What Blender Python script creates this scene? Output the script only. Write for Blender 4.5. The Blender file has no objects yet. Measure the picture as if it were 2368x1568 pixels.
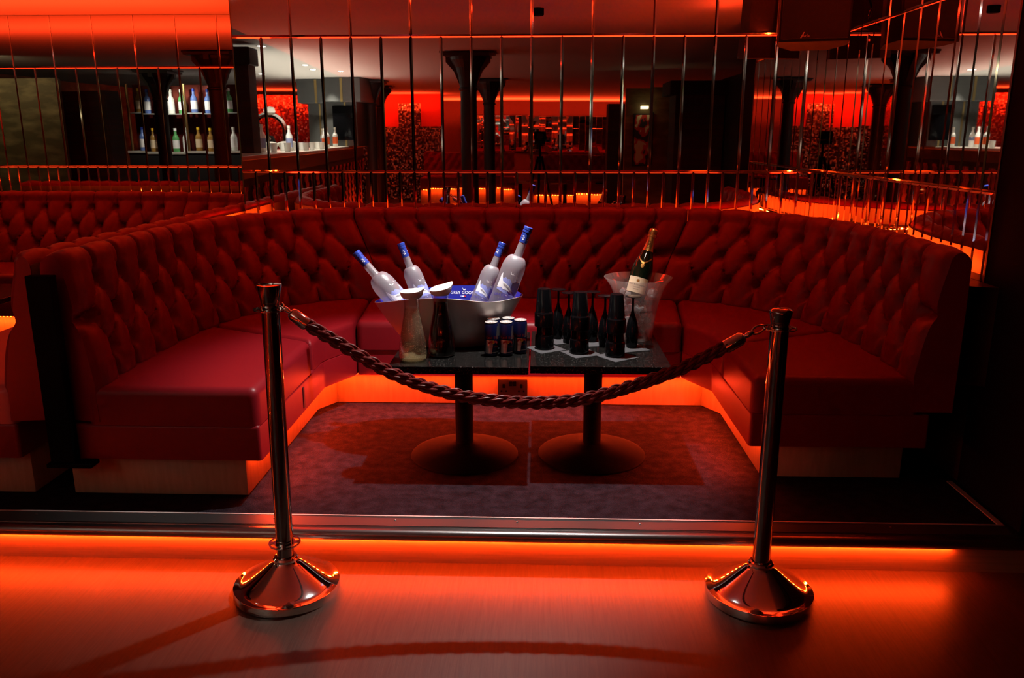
import bpy, bmesh, math, random
import numpy as np
from mathutils import Vector, Matrix, Euler
from math import sin, cos, pi, radians, sqrt, atan2, exp
random.seed(7)
rng = np.random.RandomState(11)
scene = bpy.context.scene
COL = scene.collection

# ------------------------------------------------------------------ materials
MATS = {}
def mat(name, color=(.5, .5, .5), rough=.5, metal=0., trans=0., ior=1.45, emit=None, estr=0., spec=.5,
        bump=None, coat=0., alpha=1., noise=None, sheen=0.):
    if name in MATS: return MATS[name]
    m = bpy.data.materials.new(name); m.use_nodes = True
    nt = m.node_tree; b = nt.nodes['Principled BSDF']
    b.inputs['Base Color'].default_value = (*color, 1)
    b.inputs['Roughness'].default_value = rough
    b.inputs['Metallic'].default_value = metal
    b.inputs['Transmission Weight'].default_value = trans
    b.inputs['IOR'].default_value = ior
    b.inputs['Specular IOR Level'].default_value = spec
    b.inputs['Coat Weight'].default_value = coat
    b.inputs['Alpha'].default_value = alpha
    b.inputs['Sheen Weight'].default_value = sheen
    if emit:
        b.inputs['Emission Color'].default_value = (*emit, 1)
        b.inputs['Emission Strength'].default_value = estr
    if noise:   # (scale, colour2, detail, lo, hi, stretch)
        sc_, c2, det, lo, hi, st = noise
        tc = nt.nodes.new('ShaderNodeTexCoord'); mp = nt.nodes.new('ShaderNodeMapping')
        mp.inputs['Scale'].default_value = st
        nz = nt.nodes.new('ShaderNodeTexNoise'); nz.inputs['Scale'].default_value = sc_; nz.inputs['Detail'].default_value = det
        rp = nt.nodes.new('ShaderNodeValToRGB')
        rp.color_ramp.elements[0].position = lo; rp.color_ramp.elements[1].position = hi
        rp.color_ramp.elements[0].color = (*color, 1); rp.color_ramp.elements[1].color = (*c2, 1)
        nt.links.new(tc.outputs['Object'], mp.inputs['Vector']); nt.links.new(mp.outputs[0], nz.inputs['Vector'])
        nt.links.new(nz.outputs['Fac'], rp.inputs['Fac']); nt.links.new(rp.outputs[0], b.inputs['Base Color'])
    if bump:    # (scale, strength, distance)
        tc = nt.nodes.new('ShaderNodeTexCoord')
        nz = nt.nodes.new('ShaderNodeTexNoise'); nz.inputs['Scale'].default_value = bump[0]; nz.inputs['Detail'].default_value = 3
        bp = nt.nodes.new('ShaderNodeBump'); bp.inputs['Strength'].default_value = bump[1]; bp.inputs['Distance'].default_value = bump[2]
        nt.links.new(tc.outputs['Object'], nz.inputs['Vector'])
        nt.links.new(nz.outputs['Fac'], bp.inputs['Height']); nt.links.new(bp.outputs[0], b.inputs['Normal'])
    MATS[name] = m
    return m

LEDC = (1, .052, .004)
leather = mat('red leather', (.17, .005, .010), .42, spec=.3, bump=(260, .10, .001))
leather_far = mat('red leather distant', (.22, .007, .012), .5, spec=.3)
chrome = mat('polished chrome', (.86, .84, .82), .06, 1.)
steel = mat('brushed steel', (.24, .235, .23), .28, 1.)
post_m = mat('dark chrome', (.30, .28, .27), .07, 1.)
alu_dark = mat('dark aluminium', (.022, .021, .02), .5, .3)
black_metal = mat('black powder coat', (.003, .003, .0034), .75, .0, spec=.03)
black_plastic = mat('black plastic', (.0025, .0025, .003), .1, spec=.25)
black_matt = mat('black matt', (.01, .009, .009), .8)
dark_wood = mat('dark stained wood', (.018, .008, .007), .5, noise=(9, (.03, .012, .01), 4, .3, .7, (1, 1, .2)))
plinth_mat = mat('plinth veneer', (.26, .20, .12), .45, noise=(60, (.32, .25, .16), 3, .3, .7, (1, 1, .15)))
mirror_m = mat('mirror glass', (.80, .78, .76), .012, 1.)
mirror_b = mat('mirror bevel', (.93, .91, .88), .06, 1.)
back_m = mat('mirror backing', (.02, .006, .005), .6)
ceil_m = mat('ceiling paint', (.55, .52, .48), .85)
led_m = mat('red LED', (.2, .01, .0), .5, emit=LEDC, estr=1000)
led_s = mat('red LED soft', (.2, .01, .0), .5, emit=LEDC, estr=170)
led_p = mat('red LED plinth', (.2, .01, .0), .5, emit=LEDC, estr=520)
led_tape = mat('LED tape', (.6, .5, .4), .5)
cast = mat('painted cast iron', (.016, .017, .019), .5, spec=.4)
napkin_m = mat('grey paper', (.042, .041, .044), .9)
white_plastic = mat('white plastic', (.82, .80, .72), .4, spec=.4)
# 
# 
# 
cola_m = mat('cola', (.003, .0012, .001), .3, spec=.06)
# 
# 
capblue = mat('blue foil', (.03, .07, .42), .28, .35)
ink_blue = mat('blue print', (.07, .06, .38), .5)
ink_white = mat('white print', (.88, .88, .9), .5)
ink_grey = mat('grey print', (.30, .27, .25), .6)
ink_pale = mat('pale blue print', (.30, .33, .68), .5)
ink_red = mat('red print', (.6, .02, .02), .5)
ink_black = mat('black print', (.01, .01, .012), .5)
ink_yellow = mat('yellow print', (.8, .5, .02), .5)
tub_out = mat('brushed silver tub', (.56, .53, .50), .42, .7)
tub_in = mat('blue tub lining', (.014, .018, .26), .4)
can_blue = mat('can blue', (.007, .010, .06), .3, .4)
can_silver = mat('can silver', (.5, .48, .46), .3, .9)
can_top = mat('can lid', (.86, .84, .8), .38, .75)
green_glass = mat('dark green glass', (.006, .012, .006), .07, spec=.6)
gold = mat('gold foil', (.75, .42, .14), .33, .9, bump=(90, .3, .002))
cream = mat('cream paper', (.78, .62, .42), .6)
rope_m = mat('red rope', (.13, .008, .006), .48, spec=.25)
concrete = mat('far dark wall', (.05, .012, .010), .7)
gold_wall = mat('gold leaf wall', (.10, .075, .03), .5, .4, noise=(3, (.26, .2, .09), 5, .45, .75, (1, 1, 3)))

def glassy(name, tint, gloss=.06, edge=.55, rough=.03, body=0., bodycol=(.8, .8, .8), translucent=.5):
    """thin clear wall: straight-through light, edge reflection and, when body > 0, a cloudy fill"""
    m = bpy.data.materials.new(name); m.use_nodes = True; nt = m.node_tree; nt.nodes.clear(); L = nt.links.new
    out = nt.nodes.new('ShaderNodeOutputMaterial'); tr = nt.nodes.new('ShaderNodeBsdfTransparent'); tr.inputs[0].default_value = (*tint, 1)
    gl = nt.nodes.new('ShaderNodeBsdfGlossy'); gl.inputs['Roughness'].default_value = rough
    lw = nt.nodes.new('ShaderNodeLayerWeight'); lw.inputs['Blend'].default_value = .35
    ma = nt.nodes.new('ShaderNodeMath'); ma.operation = 'MULTIPLY_ADD'; ma.inputs[1].default_value = edge; ma.inputs[2].default_value = gloss; ma.use_clamp = True
    L(lw.outputs['Facing'], ma.inputs[0])
    base = tr.outputs[0]
    if body:
        di = nt.nodes.new('ShaderNodeBsdfDiffuse'); di.inputs[0].default_value = (*bodycol, 1)
        tl = nt.nodes.new('ShaderNodeBsdfTranslucent'); tl.inputs[0].default_value = (*bodycol, 1)
        m0 = nt.nodes.new('ShaderNodeMixShader'); m0.inputs[0].default_value = translucent; L(di.outputs[0], m0.inputs[1]); L(tl.outputs[0], m0.inputs[2])
        m1 = nt.nodes.new('ShaderNodeMixShader'); m1.inputs[0].default_value = body; L(tr.outputs[0], m1.inputs[1]); L(m0.outputs[0], m1.inputs[2]); base = m1.outputs[0]
    mx = nt.nodes.new('ShaderNodeMixShader'); L(ma.outputs[0], mx.inputs[0]); L(base, mx.inputs[1]); L(gl.outputs[0], mx.inputs[2]); L(mx.outputs[0], out.inputs[0])
    MATS[name] = m; return m
glass_m = glassy('clear glass', (.97, .97, .95), .04, .5)
acrylic = glassy('clear acrylic', (.97, .95, .94), .04, .35, .05, .15, (.8, .66, .62))
ice_m = glassy('ice', (.96, .96, .98), .06, .5, .08, .34, (.85, .82, .84))
soda_m = glassy('soda water', (.97, .93, .85), .02, .12, .2, .20, (.80, .68, .50), .6)
frost_m = glassy('frosted glass', (.93, .93, .96), .05, .28, .35, .50, (.52, .50, .54), .35)

def carpet_mat():
    m = mat('navy carpet', (.030, .030, .042), 1., spec=.05)
    nt = m.node_tree; b = nt.nodes['Principled BSDF']
    tc = nt.nodes.new('ShaderNodeTexCoord')
    n1 = nt.nodes.new('ShaderNodeTexNoise'); n1.inputs['Scale'].default_value = 330; n1.inputs['Detail'].default_value = 2
    n2 = nt.nodes.new('ShaderNodeTexNoise'); n2.inputs['Scale'].default_value = 22; n2.inputs['Detail'].default_value = 6
    mx = nt.nodes.new('ShaderNodeMath'); mx.operation = 'MULTIPLY'
    rp = nt.nodes.new('ShaderNodeValToRGB')
    rp.color_ramp.elements[0].position = .16; rp.color_ramp.elements[1].position = .42
    rp.color_ramp.elements[0].color = (.005, .0042, .006, 1); rp.color_ramp.elements[1].color = (.022, .016, .022, 1)
    bp = nt.nodes.new('ShaderNodeBump'); bp.inputs['Strength'].default_value = .7; bp.inputs['Distance'].default_value = .004
    for n in (n1, n2): nt.links.new(tc.outputs['Object'], n.inputs['Vector'])
    nt.links.new(n1.outputs['Fac'], mx.inputs[0]); nt.links.new(n2.outputs['Fac'], mx.inputs[1])
    nt.links.new(mx.outputs[0], rp.inputs['Fac']); nt.links.new(rp.outputs[0], b.inputs['Base Color'])
    nt.links.new(n1.outputs['Fac'], bp.inputs['Height']); nt.links.new(bp.outputs[0], b.inputs['Normal'])
    return m
carpet = carpet_mat()

def wood_mat(name, c1, c2, c3, rough=.42, planks=True):
    m = mat(name, c1, rough, spec=.4)
    nt = m.node_tree; b = nt.nodes['Principled BSDF']
    tc = nt.nodes.new('ShaderNodeTexCoord')
    mp = nt.nodes.new('ShaderNodeMapping'); mp.inputs['Rotation'].default_value = (0, 0, pi/2)
    br = nt.nodes.new('ShaderNodeTexBrick'); br.inputs['Scale'].default_value = 1
    br.inputs['Brick Width'].default_value = 1.15; br.inputs['Row Height'].default_value = .17
    br.inputs['Mortar Size'].default_value = .0012; br.inputs['Mortar Smooth'].default_value = .1
    br.inputs['Color1'].default_value = (*c1, 1); br.inputs['Color2'].default_value = (*c2, 1); br.inputs['Mortar'].default_value = (.035, .022, .015, 1)
    br.offset = .37
    mp2 = nt.nodes.new('ShaderNodeMapping'); mp2.inputs['Scale'].default_value = (30, 1.6, 30)
    nz = nt.nodes.new('ShaderNodeTexNoise'); nz.inputs['Scale'].default_value = 4; nz.inputs['Detail'].default_value = 8; nz.inputs['Distortion'].default_value = .7
    rp = nt.nodes.new('ShaderNodeValToRGB'); rp.color_ramp.elements[0].position = .35; rp.color_ramp.elements[1].position = .7
    rp.color_ramp.elements[0].color = (1, 1, 1, 1); rp.color_ramp.elements[1].color = (*c3, 1)
    mix = nt.nodes.new('ShaderNodeMixRGB'); mix.blend_type = 'MULTIPLY'; mix.inputs['Fac'].default_value = .8
    bp = nt.nodes.new('ShaderNodeBump'); bp.inputs['Strength'].default_value = .25; bp.inputs['Distance'].default_value = .002
    L = nt.links.new
    L(tc.outputs['Object'], mp.inputs['Vector']); L(mp.outputs[0], br.inputs['Vector'])
    L(tc.outputs['Object'], mp2.inputs['Vector']); L(mp2.outputs[0], nz.inputs['Vector'])
    L(nz.outputs['Fac'], rp.inputs['Fac']); L(br.outputs['Color'], mix.inputs[1]); L(rp.outputs[0], mix.inputs[2])
    L(mix.outputs[0], b.inputs['Base Color']); L(nz.outputs['Fac'], bp.inputs['Height']); L(bp.outputs[0], b.inputs['Normal'])
    return m
wood = wood_mat('oak laminate floor', (.038, .022, .0145), (.034, .0195, .0128), (.5, .45, .42))
wood_kick = mat('oak kickboard', (.20, .14, .09), .36, noise=(14, (.26, .18, .12), 6, .3, .7, (.4, 8, 8)))

def granite_mat():
    m = mat('black speckled granite', (.02, .02, .02), .16, spec=.3)
    nt = m.node_tree; b = nt.nodes['Principled BSDF']
    tc = nt.nodes.new('ShaderNodeTexCoord'); vo = nt.nodes.new('ShaderNodeTexNoise'); vo.inputs['Scale'].default_value = 190; vo.inputs['Detail'].default_value = 1
    rp = nt.nodes.new('ShaderNodeValToRGB')
    rp.color_ramp.elements[0].position = .60; rp.color_ramp.elements[1].position = .72
    rp.color_ramp.elements[0].color = (.004, .0038, .0036, 1); rp.color_ramp.elements[1].color = (.06, .056, .052, 1)
    nt.links.new(tc.outputs['Object'], vo.inputs['Vector']); nt.links.new(vo.outputs['Fac'], rp.inputs['Fac']); nt.links.new(rp.outputs[0], b.inputs['Base Color'])
    return m
granite = granite_mat()

def brick_mat(name, c1, c2, mortar, w, h, rough, metal=0., rot=(pi/2, 0, 0), ms=.01):
    m = mat(name, c1, rough, metal)
    nt = m.node_tree; b = nt.nodes['Principled BSDF']
    tc = nt.nodes.new('ShaderNodeTexCoord'); mp = nt.nodes.new('ShaderNodeMapping'); mp.inputs['Rotation'].default_value = rot
    br = nt.nodes.new('ShaderNodeTexBrick'); br.inputs['Scale'].default_value = 1
    br.inputs['Brick Width'].default_value = w; br.inputs['Row Height'].default_value = h; br.inputs['Mortar Size'].default_value = ms
    br.inputs['Color1'].default_value = (*c1, 1); br.inputs['Color2'].default_value = (*c2, 1); br.inputs['Mortar'].default_value = (*mortar, 1)
    nt.links.new(tc.outputs['Object'], mp.inputs['Vector']); nt.links.new(mp.outputs[0], br.inputs['Vector']); nt.links.new(br.outputs['Color'], b.inputs['Base Color'])
    return m
brick = brick_mat('old brick', (.05, .022, .014), (.028, .013, .01), (.03, .022, .018), .22, .075, .8)

def mosaic_mat(name, dark, light, rot):
    """small mirror tiles, each square with its own tint and its own tilt"""
    m = mat(name, dark, .25, .7)
    nt = m.node_tree; b = nt.nodes['Principled BSDF']; L = nt.links.new
    tc = nt.nodes.new('ShaderNodeTexCoord'); mp = nt.nodes.new('ShaderNodeMapping'); mp.inputs['Scale'].default_value = (34, 34, 34)
    fl = nt.nodes.new('ShaderNodeVectorMath'); fl.operation = 'FLOOR'
    wn = nt.nodes.new('ShaderNodeTexWhiteNoise'); wn.noise_dimensions = '3D'
    rp = nt.nodes.new('ShaderNodeValToRGB'); rp.color_ramp.elements[0].color = (*dark, 1); rp.color_ramp.elements[1].color = (*light, 1)
    rp.color_ramp.elements[0].position = .6
    ge = nt.nodes.new('ShaderNodeNewGeometry')
    sb = nt.nodes.new('ShaderNodeVectorMath'); sb.operation = 'SUBTRACT'; sb.inputs[1].default_value = (.5, .5, .5)
    sc_ = nt.nodes.new('ShaderNodeVectorMath'); sc_.operation = 'SCALE'; sc_.inputs['Scale'].default_value = .45
    ad = nt.nodes.new('ShaderNodeVectorMath'); ad.operation = 'ADD'
    no = nt.nodes.new('ShaderNodeVectorMath'); no.operation = 'NORMALIZE'
    L(tc.outputs['Object'], mp.inputs['Vector']); L(mp.outputs[0], fl.inputs[0]); L(fl.outputs[0], wn.inputs['Vector'])
    L(wn.outputs['Value'], rp.inputs['Fac']); L(rp.outputs[0], b.inputs['Base Color'])
    L(wn.outputs['Color'], sb.inputs[0]); L(sb.outputs[0], sc_.inputs[0]); L(ge.outputs['Normal'], ad.inputs[0]); L(sc_.outputs[0], ad.inputs[1])
    L(ad.outputs[0], no.inputs[0]); L(no.outputs[0], b.inputs['Normal'])
    return m
mosaic = mosaic_mat('red mirror mosaic', (.25, .05, .04), (.6, .3, .25), 0)
mosaic_w = mosaic_mat('silver mirror mosaic', (.10, .05, .04), (.85, .75, .6), 0)

# ------------------------------------------------------------------ mesh helpers
class MB:
    def __init__(s): s.v = []; s.f = []; s.mi = []
    def add(s, verts, faces, mi=0):
        o = len(s.v); s.v += [tuple(p) for p in verts]
        for f in faces: s.f.append(tuple(i+o for i in f)); s.mi.append(mi)
        return s
    def box(s, x0, x1, y0, y1, z0, z1, mi=0):
        v = [(x0,y0,z0),(x1,y0,z0),(x1,y1,z0),(x0,y1,z0),(x0,y0,z1),(x1,y0,z1),(x1,y1,z1),(x0,y1,z1)]
        return s.add(v, [(0,3,2,1),(4,5,6,7),(0,1,5,4),(1,2,6,5),(2,3,7,6),(3,0,4,7)], mi)
    def lathe(s, prof, n=32, mi=0, c=(0,0,0), close=True, sx=1., sy=1.):
        v = []; f = []
        for (r, z) in prof:
            for k in range(n):
                a = 2*pi*k/n; v.append((c[0]+r*cos(a)*sx, c[1]+r*sin(a)*sy, c[2]+z))
        m = len(prof)
        for i in range(m-1):
            for k in range(n):
                k2 = (k+1) % n
                f.append((i*n+k, i*n+k2, (i+1)*n+k2, (i+1)*n+k))
        if close:
            f.append(tuple(range(n))[::-1]); f.append(tuple((m-1)*n+k for k in range(n)))
        return s.add(v, f, mi)
    def grid(s, rows, mi=0, wrap=False):
        n = len(rows[0]); v = [p for r in rows for p in r]; f = []
        for i in range(len(rows)-1):
            for k in range(n if wrap else n-1):
                k2 = (k+1) % n
                f.append((i*n+k, i*n+k2, (i+1)*n+k2, (i+1)*n+k))
        return s.add(v, f, mi)
    def tube(s, pts, r, n=10, mi=0, caps=True):
        pts = [Vector(p) for p in pts]; rows = []
        up = Vector((0, 0, 1))
        t0 = (pts[1]-pts[0]).normalized()
        if abs(t0.dot(up)) > .95: up = Vector((0, 1, 0))
        nrm = (up - t0*up.dot(t0)).normalized()
        for i, p in enumerate(pts):
            t = (pts[min(i+1, len(pts)-1)]-pts[max(i-1, 0)]).normalized()
            nrm = (nrm - t*nrm.dot(t)).normalized(); b = t.cross(nrm)
            rr = r[i] if hasattr(r, '__len__') else r
            rows.append([tuple(p+(nrm*cos(2*pi*k/n)+b*sin(2*pi*k/n))*rr) for k in range(n)])
        s.grid(rows, mi, True)
        if caps:
            o = len(s.v)-len(pts)*n
            s.f.append(tuple(o+k for k in range(n))[::-1]); s.mi.append(mi)
            o2 = len(s.v)-n
            s.f.append(tuple(o2+k for k in range(n))); s.mi.append(mi)
        return s
    def build(s, name, mats, parent=None, smooth=False, loc=None, rot=None, kind=None, fix=True, angle=None):
        me = bpy.data.meshes.new(name); me.from_pydata(s.v, [], s.f)
        if not isinstance(mats, (list, tuple)): mats = [mats]
        for m in mats: me.materials.append(m)
        me.polygons.foreach_set('material_index', s.mi)
        if fix:
            bm = bmesh.new(); bm.from_mesh(me); bmesh.ops.recalc_face_normals(bm, faces=bm.faces); bm.to_mesh(me); bm.free()
        me.update()
        if smooth:
            for p in me.polygons: p.use_smooth = True
            try: me.set_sharp_from_angle(angle=radians(angle or 35))
            except Exception: pass
        return link(name, me, parent, loc, rot, kind)
def link(name, me, parent=None, loc=None, rot=None, kind=None):
    o = bpy.data.objects.new(name, me); COL.objects.link(o)
    if parent: o.parent = parent
    if loc is not None: o.location = loc
    if rot is not None: o.rotation_euler = rot
    if kind: o['kind'] = kind
    return o
def bevel(o, w=.004, seg=2, ang=40):
    md = o.modifiers.new('bevel', 'BEVEL'); md.width = w; md.segments = seg; md.limit_method = 'ANGLE'; md.angle_limit = radians(ang)
    return o
def tag(o, label, cat, group=None, kind=None):
    o['label'] = label; o['category'] = cat
    if group: o['group'] = group
    if kind: o['kind'] = kind
    return o
def thing(name, label, cat, loc=(0, 0, 0), rot=(0, 0, 0), group=None):
    o = bpy.data.objects.new(name, None); COL.objects.link(o); o.empty_display_size = .05
    o.location = loc; o.rotation_euler = rot
    return tag(o, label, cat, group)
def dup(root, loc=None, rot=None, label=None, group=None, scale=None):
    r = root.copy(); COL.objects.link(r)
    if loc is not None: r.location = loc
    if rot is not None: r.rotation_euler = rot
    if scale is not None: r.scale = scale
    if label: r['label'] = label
    if group: r['group'] = group
    for ch in list(root.children):
        c = ch.copy(); COL.objects.link(c); c.parent = r
        for g in ch.children:
            d = g.copy(); COL.objects.link(d); d.parent = c
    return r
def struct(o): o['kind'] = 'structure'; return o
def catmull(P, n):
    P = [np.array(p, float) for p in P]; Q = [2*P[0]-P[1]]+P+[2*P[-1]-P[-2]]; out = []
    for i in range(1, len(Q)-2):
        p0, p1, p2, p3 = Q[i-1:i+3]
        for t in np.linspace(0, 1, n, endpoint=False):
            out.append(.5*((2*p1)+(-p0+p2)*t+(2*p0-5*p1+4*p2-p3)*t*t+(-p0+3*p1-3*p2+p3)*t**3))
    out.append(P[-1]); return np.array(out)
def rounded_prism(poly, z0, z1, r, seg=4, crown=0.):
    """polygon extruded upwards, all its upper and upright edges rounded; returns a mesh"""
    bm = bmesh.new()
    vb = [bm.verts.new((x, y, z0)) for x, y in poly]; f = bm.faces.new(vb)
    g = bmesh.ops.extrude_face_region(bm, geom=[f]); tv = [e for e in g['geom'] if isinstance(e, bmesh.types.BMVert)]
    for v in tv: v.co.z = z1
    bmesh.ops.recalc_face_normals(bm, faces=bm.faces)
    ed = [e for e in bm.edges if max(v.co.z for v in e.verts) > z1-1e-5]
    ed = [e for e in ed if len(e.link_faces) == 2 and e.calc_face_angle() > radians(25)]
    bmesh.ops.bevel(bm, geom=ed, offset=r, segments=seg, profile=.5, affect='EDGES')
    me = bpy.data.meshes.new('prism'); bm.to_mesh(me); bm.free()
    for p in me.polygons: p.use_smooth = True
    try: me.set_sharp_from_angle(angle=radians(50))
    except Exception: pass
    return me
def text_2d(s, size, extrude=0., align='CENTER', sx=1.):
    cu = bpy.data.curves.new('lettering', 'FONT'); cu.body = s; cu.size = size; cu.align_x = align; cu.align_y = 'CENTER'
    cu.resolution_u = 3
    o = bpy.data.objects.new('lettering', cu); COL.objects.link(o)
    dg = bpy.context.evaluated_depsgraph_get(); dg.update()
    me = bpy.data.meshes.new_from_object(o.evaluated_get(dg))
    v = [(p.co.x*sx, p.co.y) for p in me.vertices]; f = [tuple(p.vertices) for p in me.polygons]
    bpy.data.objects.remove(o); bpy.data.curves.remove(cu); bpy.data.meshes.remove(me)
    return v, f
def tri_poly(poly, step=None):
    """2-D outline -> (verts, faces), optionally cut finely enough to wrap round a cylinder"""
    bm = bmesh.new(); vs = [bm.verts.new((x, y, 0)) for x, y in poly]; f = bm.faces.new(vs)
    bmesh.ops.triangulate(bm, faces=[f])
    if step:
        xs = [p[0] for p in poly]; x = min(xs)+step
        while x < max(xs)-1e-6:
            bmesh.ops.bisect_plane(bm, geom=bm.verts[:]+bm.edges[:]+bm.faces[:], plane_co=(x, 0, 0), plane_no=(1, 0, 0)); x += step
    bm.verts.index_update()
    v = [(p.co.x, p.co.y) for p in bm.verts]; fc = [tuple(q.index for q in g.verts) for g in bm.faces]; bm.free()
    return v, fc
def wrap(v2, rad, a0=0., eps=.0004):
    """flat (arc, height) points onto an upright cylinder whose front looks to -Y"""
    out = []
    for x, y in v2:
        r = rad(y) if callable(rad) else rad
        a = -pi/2 + a0 + x/max(r, .004)
        out.append(((r+eps)*cos(a), (r+eps)*sin(a), y))
    return out
def shift(vf, dx=0, dy=0, s=1., rot=0.):
    v, f = vf; c, q = cos(rot), sin(rot)
    return [((x*c-y*q)*s+dx, (x*q+y*c)*s+dy) for x, y in v], f

# ------------------------------------------------------------------ camera (from the measured vanishing points)
F, PITCH, YAW, ROLL, CH = 1894.1, .2430, .0339, -.0006, 1.4248
fw = Vector((-sin(YAW)*cos(PITCH), cos(YAW)*cos(PITCH), -sin(PITCH)))
rt = Vector((cos(YAW), sin(YAW), 0)); up = rt.cross(fw)
rt, up = rt*cos(ROLL)+up*sin(ROLL), up*cos(ROLL)-rt*sin(ROLL)
cd = bpy.data.cameras.new('camera'); cam = bpy.data.objects.new('camera', cd); COL.objects.link(cam)
cd.sensor_fit = 'HORIZONTAL'; cd.sensor_width = 36; cd.lens = F/2368*36; cd.clip_start = .03; cd.clip_end = 100
cam.matrix_world = Matrix(((rt.x, up.x, -fw.x, 0), (rt.y, up.y, -fw.y, 0), (rt.z, up.z, -fw.z, CH), (0, 0, 0, 1)))
scene.camera = cam
CP = Vector((0, 0, CH))
def ray(u, v): return fw + rt*((u-1184)/F) - up*((v-784)/F)
def hy(u, v, y): d = ray(u, v); return CP + d*(y/d.y)
def hz(u, v, z): d = ray(u, v); return CP + d*((z-CH)/d.z)

# ------------------------------------------------------------------ levels
ZP = .137          # booth platform
WY = 4.7434        # mirror wall behind the booth
XL, XR = -1.713, 1.61
CE = 2.33          # ceiling
Y2 = 6.6           # mirror wall behind the neighbouring booth
SE = 2.487         # step edge

# ------------------------------------------------------------------ room shell
def slab(name, x0, x1, y0, y1, z0, z1, m):
    return struct(MB().box(x0, x1, y0, y1, z0, z1).build(name, m))
slab('floor', -8, 4.6, -13.2, SE+.05, -.1, 0, wood)
slab('ceiling', -8, 4.6, -13.2, Y2+.2, CE, CE+.1, ceil_m)
slab('floor_platform', -8, 4.6, SE+.08, Y2+.2, -.1, ZP, carpet)
slab('trim_kickboard', -8, 1.9, SE+.05, SE+.08, 0, ZP-.02, wood_kick)
# tread strip with its rounded nose
b = MB(); n = 8
prof = [(SE+.112, ZP+.001), (SE+.112, ZP+.004), (SE+.034, ZP+.004), (SE+.032, ZP+.002)]
prof += [(SE+.019-.019*cos(a), ZP-.0165+.0185*sin(a)) for a in np.linspace(pi/2, -pi/2, n)][0:]
prof[4:] = [(SE+.019-.019*sin(t), ZP-.017+.019*cos(t)) for t in np.linspace(0, pi, 10)]
prof += [(SE+.06, ZP-.036), (SE+.06, ZP+.001)]
b.grid([[(x, y, z) for y, z in prof] for x in (-8, 1.62)], wrap=True)
tr = struct(b.build('trim_step_nosing', steel, smooth=True, angle=30))
tr2 = struct(MB().box(-8, 1.575, SE+.04, SE+.108, ZP+.003, ZP+.0055).build('trim_tread_insert', alu_dark))
b = MB()
for k in range(9): b.lathe([(.004, 0), (.004, .0012), (.002, .002)], 10, c=(-1.75+k*.42, SE+.085, ZP+.0055))
for o in [b.build('trim_tread_screws', steel)]: struct(o)
struct(MB().box(-8, 1.575, SE+.109, SE+.116, ZP+.001, ZP+.007).build('trim_carpet_edge', mat('pale edge strip', (.5, .46, .42), .5, .4)))
struct(MB().box(1.565, 1.585, SE+.11, 2.97, ZP, ZP+.004).build('trim_side_carpet_edge', mat('pale edge strip', (), 0)))

# mirror walls: bevelled mirror tiles in rows
def mirror_wall(name, org, ux, nrm, length, rows, bev=.0075, dep=.0042, tilt=.0016):
    """org: lower start corner, ux: unit vector along the wall, nrm: unit normal into the room"""
    org, ux, nrm = Vector(org), Vector(ux), Vector(nrm); uz = Vector((0, 0, 1)); b = MB()
    for (z0, z1, w, off) in rows:
        x = off
        while x < length-.01:
            x0, x1 = max(x, 0), min(x+w, length); x += w
            if x1-x0 < .02: continue
            g = .0012; a0, a1, c0, c1 = x0+g, x1-g, z0+g, z1-g
            tx, tz = rng.uniform(-tilt, tilt), rng.uniform(-tilt, tilt)*.6
            cx, cz = (a0+a1)/2, (c0+c1)/2
            P = lambda s, z, d: tuple(org+ux*s+uz*(z-org.z)+nrm*(d+.006+(s-cx)*tx+(z-cz)*tz))
            v = [P(a0, c0, -dep), P(a1, c0, -dep), P(a1, c1, -dep), P(a0, c1, -dep),
                 P(a0+bev, c0+bev, 0), P(a1-bev, c0+bev, 0), P(a1-bev, c1-bev, 0), P(a0+bev, c1-bev, 0)]
            b.add(v, [(4, 5, 6, 7)], 0)
            b.add(v, [(0, 1, 5, 4), (1, 2, 6, 5), (2, 3, 7, 6), (3, 0, 4, 7)], 1)
    zt = max(r[1] for r in rows); zb = min(r[0] for r in rows)
    e0, e1 = org+nrm*.0005, org+ux*length-nrm*.05
    lo = [min(e0[i], e1[i]) for i in range(2)]; hi = [max(e0[i], e1[i]) for i in range(2)]
    b.box(lo[0], hi[0], lo[1], hi[1], zb, zt, 2)
    return struct(b.build(name, [mirror_m, mirror_b, back_m], fix=True))
Z1, Z2 = 1.228, 1.957
TW = (XR-XL)/20
rows = [(.86, Z1, TW/2, 0), (Z1, Z2, TW, 0), (Z2, CE, TW*2, 0)]
mirror_wall('wall_back', (XL, WY, .86), (1, 0, 0), (0, -1, 0), XR-XL, rows)
mirror_wall('wall_right_mirror', (XR, WY, .86), (0, -1, 0), (-1, 0, 0), 1.765, rows)
mirror_wall('wall_back_left', (-8, Y2, .86), (1, 0, 0), (0, -1, 0), 8+XL-.03, [(.86, 1.19, .0815, -.03), (1.19, 1.945, .163, -.03), (1.945, CE, .326, -.03)])
slab('wall_back_core', XL, XR+.05, WY+.052, WY+.1, 0, CE, black_matt)
slab('wall_back_plinth', XL, XR+.05, WY-.0, WY+.05, ZP, .86, dark_wood)
slab('wall_left_core', -8, XL, Y2+.052, Y2+.1, 0, CE, black_matt)
slab('wall_left_plinth', -8, XL-.03, Y2, Y2+.05, ZP, .86, dark_wood)
slab('wall_return', XL-.004, XL+.03, WY+.05, Y2+.05, ZP, CE, black_matt)
slab('wall_right_plinth', XR, XR+.05, 2.98, WY, ZP, .86, dark_wood)
slab('wall_right_core', XR+.05, XR+.16, 2.6, WY+.05, 0, CE, black_matt)
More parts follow.
